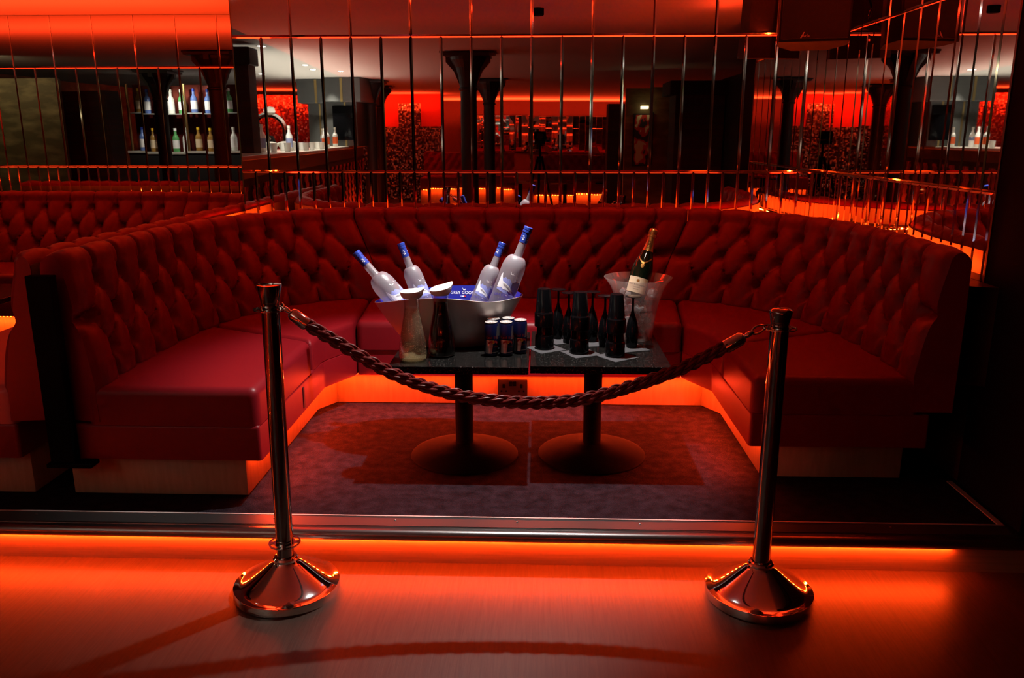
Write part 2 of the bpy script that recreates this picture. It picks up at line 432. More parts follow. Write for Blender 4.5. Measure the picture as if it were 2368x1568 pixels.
# the dark end post of the right-hand mirror wall
struct(bevel(MB().box(XR-.005, XR+.16, 2.55, 2.972, 0, CE).build('trim_end_post', mat('dark end post', (.005, .004, .008), .8, spec=.05))))
struct(MB().box(XR-.008, XR+.0, 2.9725, 2.985, .86, CE).build('trim_mirror_edge', mat('bronze edging', (.12, .05, .03), .3, .8)))
slab('wall_right', 4.5, 4.6, -13.2, Y2, 0, CE, concrete)
slab('wall_right_return', XR+.16, 4.5, 2.6, 2.7, 0, CE, concrete)
slab('wall_left', -8.1, -8, -13.2, Y2, 0, CE, gold_wall)

# ------------------------------------------------------------------ tufted banquettes
X0 = -.10
CW = .166                      # width of one tuft
ZR = (.680, .800, .920)        # the three rows of buttons
ZS = .569                      # seat top
ZC = 1.035                     # crest
def fcr(c): return np.sqrt(np.clip(1-(1-2*np.clip(c, 0, .5))**2, 0, 1))
def tuft(u, z, n):
    """depth of the padding at tuft coordinate u (0..n) and height z"""
    uc = np.clip(u, .5, n-.5)
    fr = lambda a: np.abs(a-np.round(a))
    y = (z-ZR[0])/(ZR[2]-ZR[0])*2
    ca, cb = fr(uc-y/2), fr(uc+y/2)
    dia = (fcr(ca)*fcr(cb))**.55
    cv = fr(uc)
    vert = fcr(cv)**.8
    w = np.where(y > 2, np.exp(-np.abs(y-2)*2.2), np.where(y < 0, np.exp(-np.abs(y)*2.2), 1))
    h = dia*w + vert*(1-w)
    h = .046*h
    # buttons
    for j, zr in enumerate(ZR):
        du = fr(uc + (.5 if j == 1 else 0))*CW; dz = z-zr
        h = h - .036*np.exp(-(du*du+dz*dz)/(.024**2)) + .006*np.exp(-(du*du+dz*dz)/(.007**2))
    seam = np.minimum(u, n-u)*CW
    h = h*(.25+.75*np.sqrt(np.clip(seam/.05, 0, 1)))
    return h
class Path:
    """seat-level line and crest line of a backrest, paired and walked by arc length of their mean"""
    def __init__(s, base, crest, k=24):
        s.B = catmull(base, k); s.T = catmull(crest, k)
        M = (s.B+s.T)/2; d = np.r_[0, np.cumsum(np.linalg.norm(np.diff(M, axis=0), axis=1))]
        s.d = d; s.L = d[-1]
    def at(s, q):
        f = lambda A: np.stack([np.interp(q, s.d, A[:, i]) for i in (0, 1)], -1)
        return f(s.B), f(s.T)
def backrest(path, s0, s1, name, parent, side=1, per=14, m=leather, thick=.085, zlow=.44):
    """upholstered back between two stations of a path; side=+1 when the seat lies to the right of the walk"""
    n = max(2, round((s1-s0)/CW)); N = n*per
    q = np.linspace(s0, s1, N+1); u = np.linspace(0, n, N+1)
    Bp, Tp = path.at(q)
    tan = np.gradient((Bp+Tp)/2, axis=0); tan /= np.linalg.norm(tan, axis=1)[:, None]
    nin = np.stack([tan[:, 1], -tan[:, 0]], -1)*side        # towards the seat
    rows = []
    zz = np.r_[np.linspace(zlow, ZS-.03, 3), np.linspace(ZS, ZC-.055, 44)]
    for z in zz:
        t = np.clip((z-ZS)/(ZC-ZS), -.3, 1)
        tt = t**1.15 if t > 0 else t*.2
        P = Bp+(Tp-Bp)*tt
        h = tuft(u, np.full_like(u, z), n)
        if z < ZS: h = h*.6
        P = P+nin*(h-.022)[:, None]
        rows.append([(p[0], p[1], z) for p in P])
    # over the crest
    t = (ZC-.055-ZS)/(ZC-ZS); Pc = Bp+(Tp-Bp)*t**1.15
    hc = tuft(u, np.full_like(u, ZC-.055), n)-.022
    for a in np.linspace(0, pi, 11)[1:]:
        k = (1-cos(a))/2
        off = (hc*(1-.75*k))*(1-k) - (thick)*k + .004*np.sin(pi*np.clip(np.abs(u-np.round(u))*8, 0, .5))*sin(a)
        zt = (ZC-.055)+(.055+ .018*np.clip(hc+.022, 0, .05)/.04 - .012)*sin(a)
        P = Pc+nin*off[:, None]
        rows.append([(p[0], p[1], z) for p, z in zip(P, zt if hasattr(zt, '__len__') else np.full(len(P), zt))])
    for z in (ZC-.12, .9, .7, zlow):
        P = Pc-nin*thick
        rows.append([(p[0], p[1], z) for p in P])
    b = MB(); b.grid(rows)
    for k in (0, N):     # end caps
        loop = [r[k] for r in rows]; b.add(loop, [tuple(range(len(loop)))])
    o = b.build(name, m, parent, smooth=True, angle=60, fix=True)
    Pb = Pc-nin*(thick+.003)
    bp = MB(); bp.grid([[(p[0], p[1], z) for p in Pb[::4]] for z in (.50, 1.0)])
    q_ = bp.build('back_panel', plinth_mat, parent, smooth=True); q_['label'] = 'pale panel on the back of the sofa'
    if parent: q_.data.transform(Matrix.Translation(-Vector(parent.location)))
    return o

def solid(poly, z0, z1, r, name, m, parent, seg=4):
    me = rounded_prism(poly, z0, z1, r, seg); me.materials.append(m); return link(name, me, parent)

bl = [(1.445, 2.70), (1.462, 3.1), (1.43, 3.6), (1.32, 3.95), (1.12, 4.21), (.85, 4.35), (.42, 4.385), (0, 4.39)]
cl = [(1.545, 2.74), (1.545, 3.2), (1.535, 3.62), (1.46, 4.02), (1.29, 4.33), (1.06, 4.53), (.62, 4.60), (0, 4.605)]
base = [(X0-x, y) for x, y in bl]+[(X0+x, y) for x, y in bl[::-1][1:]]
crest = [(X0-x, y) for x, y in cl]+[(X0+x, y) for x, y in cl[::-1][1:]]
# the right-hand end stops a little earlier than the left-hand one
base[-1] = (X0+1.45, 2.90); crest[-1] = (X0+1.54, 2.90)
main_path = Path(base, crest)
def s_at_x(path, x, lo=True):
    M = (path.B+path.T)/2; i = np.where(M[:, 0] < x)[0][-1]
    return np.interp(x, M[i:i+2, 0], path.d[i:i+2])
sa = s_at_x(main_path, -.95); sb = s_at_x(main_path, .73)

LX, RX, BYF = -.985, .785, 3.79      # inner seat edges
def band_inset(p, d): return p
# --- left module
tl = thing('banquette_sofa', 'red buttoned leather banquette under the paler light, the near seat behind the taller rope post', 'sofa', (-1.4, 3.5, ZP), group=None)
tc_ = thing('banquette_sofa', 'red buttoned leather banquette along the back mirrors, straight behind the two tables', 'sofa', (X0, 4.2, ZP))
tr_ = thing('banquette_sofa', 'dim red buttoned leather banquette curving round below the hanging loudspeaker', 'sofa', (1.2, 3.5, ZP))
def loc_poly(poly, t): return [(x-t.location.x, y-t.location.y) for x, y in poly]
def place(o, t):       # child meshes are written in world coordinates: bring them into the thing's frame
    o.data.transform(Matrix.Translation(-Vector(t.location))); return o
def seat_poly_left():
    arm = [(-1.60, 2.70), (LX, 2.70), (LX, 3.40), (-1.60, 3.72)]
    cor = [(-1.60, 3.725), (LX, 3.405), (LX, 3.58), (-.88, BYF), (-.93, 4.42), (-1.2, 4.33), (-1.42, 4.08)]
    return arm, cor
armL, corL = seat_poly_left()
cen = [(-.875, BYF-.01), (.675, BYF-.01), (.745, 4.42), (-.925, 4.42)]
armR = [(LX*0+RX, 2.90), (1.40, 2.90), (1.40, 3.70), (RX, 3.40)]
corR = [(RX, 3.405), (1.40, 3.705), (1.22, 4.08), (1.0, 4.33), (.75, 4.42), (.68, BYF), (RX, 3.58)]
for t, polys in ((tl, (armL, corL)), (tc_, (cen,)), (tr_, (armR, corR))):
    for p in polys:
        place(solid(p, .428, ZS, .034, 'seat_cushion', leather, t, 5), t)
# upholstered band under the cushions
bandL = [(-1.72, 2.70), (LX, 2.70), (LX, 3.58), (-.88, BYF), (-.93, 4.42), (-1.72, 4.42)]
bandR = [(RX, 2.90), (1.44, 2.90), (1.44, 4.42), (.75, 4.42), (.68, BYF), (RX, 3.58)]
bandC = [(-.878, BYF), (.678, BYF), (.748, 4.42), (-.928, 4.42)]
for t, p in ((tl, bandL), (tc_, bandC), (tr_, bandR)):
    place(solid(p, .300, .430, .012, 'seat_band', leather, t, 3), t)
# plinths with the veneer that the strips below the seats light up
PL = [(-1.72, 2.765), (-1.068, 2.765), (-1.068, 3.74), (-1.0, 3.86), (-.96, 4.4), (-1.72, 4.4)]
PR = [(.868, 3.0), (1.40, 3.0), (1.40, 4.4), (.78, 4.4), (.80, 3.86), (.868, 3.74)]
PC = [(-1.0, 3.861), (.80, 3.861), (.78, 4.4), (-.96, 4.4)]
for t, p in ((tl, PL), (tc_, PC), (tr_, PR)):
    o = place(solid(p, ZP+.001, .300, .002, 'plinth', plinth_mat, t, 1), t)
    o['label'] = 'plain veneered plinth'
place(backrest(main_path, 0.0, sa-.002, 'backrest', tl), tl)
place(backrest(main_path, sa+.002, sb-.002, 'backrest', tc_), tc_)
place(backrest(main_path, sb+.002, main_path.L, 'backrest', tr_), tr_)
# a dark slot stitched into the left band
place(bevel(MB().box(LX-.001, LX+.004, 3.235, 3.255, .315, .405).build('strap_slot', mat('dark stitching', (.05, .003, .004), .6), tl), .002), tl)

# ledge behind the backs, and LED strip lying on it
inner = []
for q in np.linspace(0, main_path.L, 60):
    Bq, Tq = main_path.at(np.array([q])); Bq2, Tq2 = main_path.at(np.array([min(q+.01, main_path.L)])); Bq1, Tq1 = main_path.at(np.array([max(q-.01, 0)]))
    tn = ((Bq2+Tq2)-(Bq1+Tq1))[0]; tn /= np.linalg.norm(tn); ni = np.array([tn[1], -tn[0]])
    p = Bq[0]+(Tq[0]-Bq[0])*.87 - ni*.089
    inner.append(p)
def outer(p):
    x, y = p; d = p-np.array([X0, 3.4]); d = d/max(np.linalg.norm(d), 1e-6)
    x0_, x1_, y1_ = XL+.01, XR-.008, WY-.008
    tx = ((x1_ if d[0] > 0 else x0_)-x)/d[0] if abs(d[0]) > 1e-3 else 9
    ty = (y1_-y)/d[1] if d[1] > 1e-3 else 9
    tt = max(min(tx, ty), .004); return p+d*tt
ring_o = [outer(p) for p in inner]
b = MB(); zl0, zl1 = .55, .91
b.grid([[(p[0], p[1], zl1) for p in inner], [(p[0], p[1], zl1) for p in ring_o], [(p[0], p[1], zl0) for p in ring_o], [(p[0], p[1], zl0) for p in inner], [(p[0], p[1], zl1) for p in inner]])
# make the two square corners solid
b.box(1.3, XR-.01, 4.45, WY-.01, zl0, zl1-.001); b.box(XL+.01, -1.45, 4.5, WY-.01, zl0, zl1-.001)
ledge = struct(b.build('trim_ledge', dark_wood))

def led_strip(name, pts, label, pitch=.0167, size=.0085, face=(0, 0, -1), m=led_m, group=None, tape=.006):
    """tape laid along a polyline with square diodes facing one way"""
    pts = [Vector(p) for p in pts]; b = MB(); f = Vector(face).normalized()
    for i in range(len(pts)-1):
        a, c = pts[i], pts[i+1]; L = (c-a).length; t = (c-a).normalized(); w = t.cross(f).normalized()
        b.add([a-w*tape, c-w*tape, c+w*tape, a+w*tape, a-w*tape-f*.002, c-w*tape-f*.002, c+w*tape-f*.002, a+w*tape-f*.002],
              [(0, 1, 2, 3), (7, 6, 5, 4), (0, 4, 5, 1), (1, 5, 6, 2), (2, 6, 7, 3), (3, 7, 4, 0)], 0)
        k = max(1, int(L/pitch))
        for j in range(k):
            p = a+t*((j+.5)*L/k)+f*.0012; h = size/2
            b.add([p-t*h-w*h, p+t*h-w*h, p+t*h+w*h, p-t*h+w*h], [(0, 1, 2, 3)], 1)
    o = b.build(name, [led_tape, m], fix=False)
    # let the diodes face outwards
    return tag(o, label, 'LED strip', group)
led_strip('led_strip', [(-4.5, SE+.044, ZP-.045), (1.385, SE+.044, ZP-.045)], 'long red LED strip glowing under the metal step nosing', face=(0, -.15, -1), pitch=.0195, size=.008)
zpl = .296
led_strip('led_strip', [(-1.050, 2.79, zpl), (-1.050, 3.73, zpl)], 'red LED strip under the seat edge beside the taller rope post', face=(.9, 0, -1), m=led_p)
led_strip('led_strip', [(-1.035, 3.765, zpl), (-.985, 3.842, zpl), (.785, 3.842, zpl), (.835, 3.765, zpl)], 'red LED strip under the back seat above the wall socket', face=(0, -.9, -1), m=led_p)
led_strip('led_strip', [(.850, 3.73, zpl), (.850, 3.02, zpl)], 'red LED strip under the dim seat beside the shorter rope post', face=(-.9, 0, -1), m=led_p)
lp = [Vector((p[0]*.25+q[0]*.75, p[1]*.25+q[1]*.75, zl1+.004)) for p, q in zip(inner, ring_o)]
def dsel(a, c): return lp[a:c]
led_strip('led_strip', [lp[i] for i in range(40, 57)], 'red LED strip on the ledge behind the sofa under the loudspeaker', face=(-.7, -.1, 1), pitch=.02)
led_strip('led_strip', [lp[i] for i in range(15, 22)], 'red LED strip on the ledge at the mirror corner behind the sofa', face=(0, 0, 1), pitch=.02, m=led_s)
led_strip('led_strip', [(-.95, WY-.02, zl1+.004), (1.2, WY-.02, zl1+.004)], 'faint red LED strip hidden behind the straight sofa back', face=(0, -.6, 1), pitch=.03, m=led_m)

# --- neighbouring booth on the left
nb = [(-1.885, 2.70), (-1.885, 3.4), (-1.885, 4.3), (-1.94, 4.95), (-2.22, 5.42), (-2.8, 5.62), (-3.6, 5.64), (-4.6, 5.64)]
nc = [(-1.785, 2.72), (-1.785, 3.4), (-1.785, 4.3), (-1.79, 5.10), (-2.06, 5.68), (-2.75, 5.90), (-3.6, 5.92), (-4.6, 5.92)]
nb_path = Path(nb, nc)
tn = thing('banquette_sofa', 'red buttoned leather banquette of the neighbouring booth, back to back with the near seat', 'sofa', (-2.2, 4, ZP))
tn2 = thing('banquette_sofa', 'red buttoned leather banquette of the neighbouring booth, below the far mirrors', 'sofa', (-3, 5.8, ZP))
sj = s_at_x(Path(nb[::-1], nc[::-1]), -2.55); sj = nb_path.L-sj
place(backrest(nb_path, 0, sj-.002, 'backrest', tn, side=-1, thick=.060), tn)
place(backrest(nb_path, sj+.002, nb_path.L, 'backrest', tn2, side=-1), tn2)
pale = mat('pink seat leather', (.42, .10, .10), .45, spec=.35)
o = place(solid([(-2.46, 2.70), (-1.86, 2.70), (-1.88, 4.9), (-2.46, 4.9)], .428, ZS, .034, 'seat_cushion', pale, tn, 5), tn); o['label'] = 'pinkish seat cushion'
place(solid([(-2.46, 2.70), (-1.86, 2.70), (-1.88, 4.9), (-2.46, 4.9)], .300, .43, .012, 'seat_band', leather, tn, 3), tn)
place(solid([(-2.40, 2.765), (-1.87, 2.765), (-1.87, 4.89), (-2.40, 4.89)], ZP+.001, .300, .002, 'plinth', plinth_mat, tn, 1), tn)
place(solid([(-4.6, 5.05), (-2.46, 5.05), (-2.46, 4.905), (-1.92, 4.905), (-1.98, 5.3), (-2.3, 5.6), (-4.6, 5.62)], .428, ZS, .034, 'seat_cushion', leather, tn2, 5), tn2)
place(solid([(-4.6, 5.05), (-2.46, 5.05), (-2.46, 4.905), (-1.92, 4.905), (-1.98, 5.3), (-2.3, 5.6), (-4.6, 5.62)], .300, .43, .012, 'seat_band', leather, tn2, 3), tn2)
place(solid([(-4.6, 5.12), (-2.40, 5.12), (-2.40, 4.91), (-1.95, 4.91), (-2.0, 5.3), (-2.3, 5.6), (-4.6, 5.6)], ZP+.001, .300, .002, 'plinth', plinth_mat, tn2, 1), tn2)
struct(MB().box(-4.6, XL-.04, 6.02, Y2-.01, .5, .93).build('trim_ledge_far', dark_wood))
led_strip('led_strip', [(-2.42, 4.85, zpl), (-2.55, 5.04, zpl), (-4.5, 5.10, zpl)], 'red LED strip under the neighbouring booth seat', face=(0, .3, -1), pitch=.025)
led_strip('led_strip', [(-4.5, Y2-.12, .934), (XL-.1, Y2-.12, .934)], 'red LED strip on the ledge below the far mirrors', face=(0, 0, 1), pitch=.025)
led_strip('led_strip', [(-1.655, 4.25, zl1+.004), (-1.665, 4.68, zl1+.004)], 'red LED strip in the gap between the two sofa backs', face=(-.7, 0, 1), pitch=.02, m=led_m)
# dark end post between the two backs, with its foot
ep = thing('end_post', 'slim black upright post covering the gap between the two sofa ends', 'post', (-1.68, 2.672, .298))
bevel(MB().box(-.043, .043, -.02, .02, .003, .672).build('post', black_metal, ep), .003)
bevel(MB().box(-.055, .105, -.03, .03, -.012, .003).build('foot_plate', black_metal, ep), .002)
# corner of a black table in that booth
nt_ = thing('lounge_table', 'black table edge of the neighbouring booth, cut by the frame', 'table', (hz(8, 690, .59).x-.26, hz(8, 690, .59).y+.15, ZP))
bevel(MB().box(-.26, .26, -.28, .28, .425, .453).build('table_top', granite, nt_), .003)
MB().lathe([(.035, .02), (.035, .426)], 20).build('column', black_metal, nt_, smooth=True)
MB().lathe([(.22, 0), (.22, .006), (.12, .03), (.04, .045)], 32).build('base', black_metal, nt_, smooth=True)

# wall socket in the plinth
so = thing('wall_socket', 'dark metal double socket set into the glowing plinth behind the tables', 'socket', (-.128, 3.86, .222))
bevel(MB().box(-.073, .073, -.012, 0, -.043, .043).build('face_plate', mat('dark nickel', (.07, .055, .05), .35, .8), so), .002)
for s in (-1, 1):
    b = MB(); b.box(-.006, .006, -.0135, -.011, .008, .028); b.box(-.016, -.008, -.0135, -.011, -.012, -.004); b.box(.008, .016, -.0135, -.011, -.012, -.004)
    b.build('socket_outlet', black_plastic, so, loc=(s*.043, 0, -.008))
for s in (-1, 1): bevel(MB().box(-.008, .008, -.016, -.011, -.012, .012).build('switch', black_plastic, so, loc=(s*.010, 0, .022)), .002)

# ------------------------------------------------------------------ tables
ZT = .59
def table(cx, cy, bx, label):
    t = thing('lounge_table', label, 'table', (cx, cy, ZP))
    bevel(MB().box(-.2635, .2635, -.282, .282, .424, .453).build('table_top', granite, t), .002)
    MB().lathe([(.037, .04), (.037, .418)], 28).build('column', black_metal, t, smooth=True, loc=(bx-cx, -.02, 0))
    bevel(MB().box(-.16, .16, -.16, .16, .416, .4235).build('top_plate', black_metal, t, loc=(bx-cx, -.02, 0)), .002)
    pr = [(.222, 0), (.222, .006), (.217, .011), (.19, .022), (.15, .034), (.10, .044), (.055, .050), (.037, .056)]
    MB().lathe(pr, 56).build('base', black_metal, t, smooth=True, loc=(bx-cx, -.02, .0005))
    return t
table(-.3015, 3.209, -.305, 'black speckled stone table holding the big silver tub')
table(.2315, 3.229, .222, 'black speckled stone table holding the stacked black tumblers')

# ------------------------------------------------------------------ ice tub with bottles
TUB = Vector((-.372, 3.30, ZT+.001))
tub = thing('ice_tub', 'large oval silver ice tub with a blue lining, full of frosted bottles', 'ice tub', TUB)
def tub_pt(a, h, ins=0.):
    ax, by = .178+(.305-.178)*(h**.85)-ins, .108+(.172-.108)*(h**.85)-ins
    dz = -.006+.015*cos(a)-.0075*sin(a)-.014*cos(2*a)
    dd = (a-radians(302)); dz -= .021*exp(-(dd/radians(26))**2)
    ca, sa_ = cos(a), sin(a)
    e = .92
    x = ax*(abs(ca)**e)*(1 if ca >= 0 else -1); y = by*(abs(sa_)**e)*(1 if sa_ >= 0 else -1)
    return (x, y, .004+(.203+dz*1.0)*h)
NA = 72; AA = [2*pi*k/NA for k in range(NA)]
b = MB(); b.grid([[tub_pt(a, h) for a in AA] for h in np.linspace(0, 1, 12)], wrap=True)
b.add([tub_pt(a, 0) for a in AA], [tuple(range(NA))])
b.grid([[tub_pt(a, 1) for a in AA], [tub_pt(a, 1.003, .0015) for a in AA]], wrap=True)
b.build('shell', tub_out, tub, smooth=True)
b = MB(); b.grid([[tub_pt(a, h, .003) for a in AA] for h in np.linspace(.25, 1.002, 12)], wrap=True)
b.add([tub_pt(a, .25, .003) for a in AA], [tuple(range(NA))])
lin = b.build('lining', tub_in, tub, smooth=True); lin['label'] = 'blue lining'
# lettering on the inside of the back
GOOSE = [(-.9, .95), (-.62, .9), (-.30, .30), (-.05, .02), (.25, .25), (.42, .62), (.55, .58), (.48, .15), (.62, .08), (.85, .14), (.95, .06), (.62, -.06), (.30, -.14), (-.10, -.20), (-.42, -.10), (-.60, .20)]
BIRD2 = [(-.4, .9), (-.2, .85), (0, .2), (.45, .35), (.8, .1), (.3, 0), (-.1, -.1), (-.35, .1)]
BIRD3 = [(-1, 0), (-.6, .35), (-.15, .1), (.2, .4), (.75, .2), (1.1, .35), (.7, .45), (.2, .6), (-.15, .3), (-.6, .55)]
def on_tub(vf, x0, z0):
    v, f = vf; out = []
    for x, y in v:
        X = x0+x; zl = z0+y
        # back wall of the lining at that height
        h = max(.3, min(1, (zl-.004)/.19)); ax, by = .178+.127*(h**.85)-.003, .108+.064*(h**.85)-.003
        Y = by*sqrt(max(0, 1-(abs(X)/ax)**2))*.985-.003
        out.append((X, Y, zl))
    return out, f
b = MB()
for vf, mi in ((text_2d('GREY GOOSE', .0172, sx=1.05), 0), (shift(tri_poly(GOOSE), .005, .012, .0092), 0)):
    b.add(*on_tub(vf, .044, .180), mi)
b.add(*on_tub(tri_poly([(-.012, -.0025), (-.004, -.0025), (-.004, .0015), (-.012, .0015)]), .045, .1665), 1)
b.add(*on_tub(tri_poly([(-.004, -.0025), (.004, -.0025), (.004, .0015), (-.004, .0015)]), .045, .1665), 0)
b.add(*on_tub(tri_poly([(.004, -.0025), (.012, -.0025), (.012, .0015), (.004, .0015)]), .045, .1665), 2)
o = b.build('lettering', [ink_white, ink_pale, ink_red], tub, fix=False); o['label'] = 'white maker name and small flag'

def ice_cube(parent_loc, s, seed, label=None, group=None):
    r = random.Random(seed); bm = bmesh.new(); bmesh.ops.create_cube(bm, size=s)
    for v in bm.verts: v.co += Vector((r.uniform(-.1, .1), r.uniform(-.1, .1), r.uniform(-.1, .1)))*s
    bmesh.ops.bevel(bm, geom=bm.edges[:], offset=s*.14, segments=2, profile=.5, affect='EDGES')
    me = bpy.data.meshes.new('ice_cube'); bm.to_mesh(me); bm.free()
    for p in me.polygons: p.use_smooth = True
    me.materials.append(ice_m)
    o = link('ice_cube', me, None, parent_loc, (r.uniform(0, 3), r.uniform(0, 3), r.uniform(0, 3)))
    return tag(o, label, 'ice', group)

def vodka_bottle(name, label, L, R, rn):
    """frosted bottle, base at the origin, upright; the print faces -Y"""
    t = thing(name, label, 'bottle')
    k = L/.355
    cap0 = L-.066*min(1, k+.08); ns = L-.124*k; sh = L-.180*k
    prof = [(R*.80, 0), (R*.93, .003), (R, .012), (R, sh)]
    for a in np.linspace(.12, 1, 9):
        prof.append((rn*1.12+(R-rn*1.12)*cos(a*pi/2)**.85, sh+(ns-sh)*sin(a*pi/2)**1.15))
    prof += [(rn*1.03, ns+.010*k), (rn*.98, cap0-.002), (rn*.98, cap0+.001)]
    MB().lathe(prof, 40).build('body', frost_m, t, smooth=True)
    b = MB(); b.lathe([(rn*1.04, cap0), (rn*1.02, cap0+.040), (rn*1.02, L-.0235), (rn*1.10, L-.023), (rn*1.10, L-.0165), (rn*1.04, L-.016), (rn*1.04, L-.013), (rn*1.1, L-.012), (rn*1.1, L-.002), (rn*1.0, L)], 32)
    cp = b.build('cap', capblue, t, smooth=True); cp['label'] = 'blue foil cap'
    b = MB(); rr = rn*1.025
    for i, (dx, dy, w, h) in enumerate([(-.009, .026, .009, .0016), (-.006, .021, .006, .002), (-.010, .016, .011, .002), (-.007, .011, .008, .0025), (.010, .020, .0016, .0035), (.012, .012, .003, .002)]):
        q = tri_poly([(dx-w/2, dy), (dx+w/2, dy+.0006), (dx+w/2, dy+h), (dx, dy+h*1.5), (dx-w/2, dy+h)], .003); b.add(wrap([(x, y+cap0) for x, y in q[0]], rr), q[1])
    b.build('foil_print', ink_white, cp, fix=False)
    g = R/.0475; b = MB()
    def put(vf, mi, eps=.0005):
        b.add(wrap(vf[0], R, 0, eps), vf[1], mi)
    mtn = [(-.045, .075), (-.045, .118), (-.036, .128), (-.030, .124), (-.022, .133), (-.014, .127), (-.004, .130), (.004, .122), (.010, .116), (.018, .122), (.026, .128), (.034, .121), (.045, .126), (.055, .120), (.055, .078), (.035, .070), (0, .068)]
    put(shift(tri_poly(mtn, .008), 0, .008*g, g), 3)
    snow = [(-.046, .083), (-.046, .135), (-.041, .146), (-.036, .130), (-.028, .114), (-.012, .108), (.002, .102), (.016, .090), (.030, .080), (.044, .070), (.050, .066), (.040, .064), (.022, .072), (.008, .080), (-.006, .084), (-.016, .082), (-.026, .088), (-.034, .085)]
    put(shift(tri_poly(snow, .008), 0, .008*g, g), 0, .0008)
    sh2 = [(-.024, .106), (-.010, .104), (0, .098), (.012, .091), (.002, .0915), (-.008, .095), (-.018, .097)]
    put(shift(tri_poly(sh2, .008), 0, .008*g, g), 4, .0011)
    sh3 = [(.018, .086), (.034, .079), (.048, .069), (.044, .066), (.030, .073), (.02, .079)]
    put(shift(tri_poly(sh3, .008), 0, .008*g, g), 4, .0011)
    put(shift(tri_poly(GOOSE, .25), -.002*g, .158*g, .0105*g), 0)
    put(shift(tri_poly(BIRD2), .016*g, .163*g, .007*g), 0)
    put(shift(tri_poly(BIRD3), .020*g, .1525*g, .0038*g), 0)
    put(shift(tri_poly([(-.005, .006), (.001, .004), (.007, -.004), (.009, -.012), (.004, -.008), (-.003, 0)]), .026*g, .140*g, g), 0)
    tv, tf = text_2d('GREY GOOSE', .0148*g, sx=1.05); put(([(x, y+.068*g-(x/.03)**2*.0035) for x, y in tv], tf), 1, .0012)
    tv, tf = text_2d('VODKA', .0105*g, sx=1.35); put(([(x, y+.053*g) for x, y in tv], tf), 2, .0012)
    put(shift(tri_poly(GOOSE, .25), .004*g, .070*g, .005*g), 0, .0015)
    put(shift(tri_poly([(-.022, 0), (.022, 0), (.022, .0012), (-.022, .0012)], .006), 0, .043*g, g), 2, .001)
    tv, tf = text_2d('IMPORTED', .006*g, sx=1.2); put(([(x, y+.035*g) for x, y in tv], tf), 2, .0012)
    o = b.build('label_print', [ink_white, ink_blue, ink_grey, ink_pale, mat('grey snow shade', (.38, .36, .36), .6)], t, fix=False)
    o['label'] = 'printed mountains, flying birds and lettering'
    return t
def aim(o, top_uv, low_uv, ytop, ylow, L, spin):
    """lay a bottle along the line between two seen points"""
    T, B = hy(*top_uv, ytop), hy(*low_uv, ylow)
    d = (T-B).normalized()
    q = d.to_track_quat('Z', 'Y').to_matrix()
    # keep local -Y facing the room
    x = d.cross(Vector((0, -1, 0))).normalized(); y = d.cross(x).normalized()
    M = Matrix((x, y, d)).transposed() @ Matrix.Rotation(spin, 3, 'Z')
    o.rotation_euler = M.to_euler(); o.location = T-d*L
    return o
GRP = None
m1 = vodka_bottle('vodka_bottle', 'large frosted vodka bottle with a blue cap, leaning furthest, above the pale soda carafe', .355, .0475, .0165)
m2 = dup(m1, label='large frosted vodka bottle with a blue cap, tallest in the tub, above the drink cans')
s1 = vodka_bottle('vodka_bottle', 'smaller frosted vodka bottle with a blue cap, standing behind the two carafes', .300, .0385, .0145)
s2 = dup(s1, label='smaller frosted vodka bottle with a blue cap, half hidden by the tallest bottle')
aim(m1, (822, 583), (905, 678), 3.29, 3.28, .355, .85)
aim(m2, (1223, 525), (1163, 684), 3.285, 3.27, .355, .12)
aim(s1, (926, 562), (963, 655), 3.365, 3.355, .300, .75)
aim(s2, (1163, 561), (1125, 655), 3.38, 3.36, .300, .1)
for i, (dx, dy, dz, s) in enumerate([(.02, .02, .13, .03), (.10, -.02, .135, .028), (-.06, .05, .125, .03), (.06, .06, .12, .032), (.19, 0, .14, .028)]):
    ice_cube(TUB+Vector((dx, dy, dz)), s, i, 'clear ice cube among the bottles in the silver tub', 'ice cubes in the silver tub')

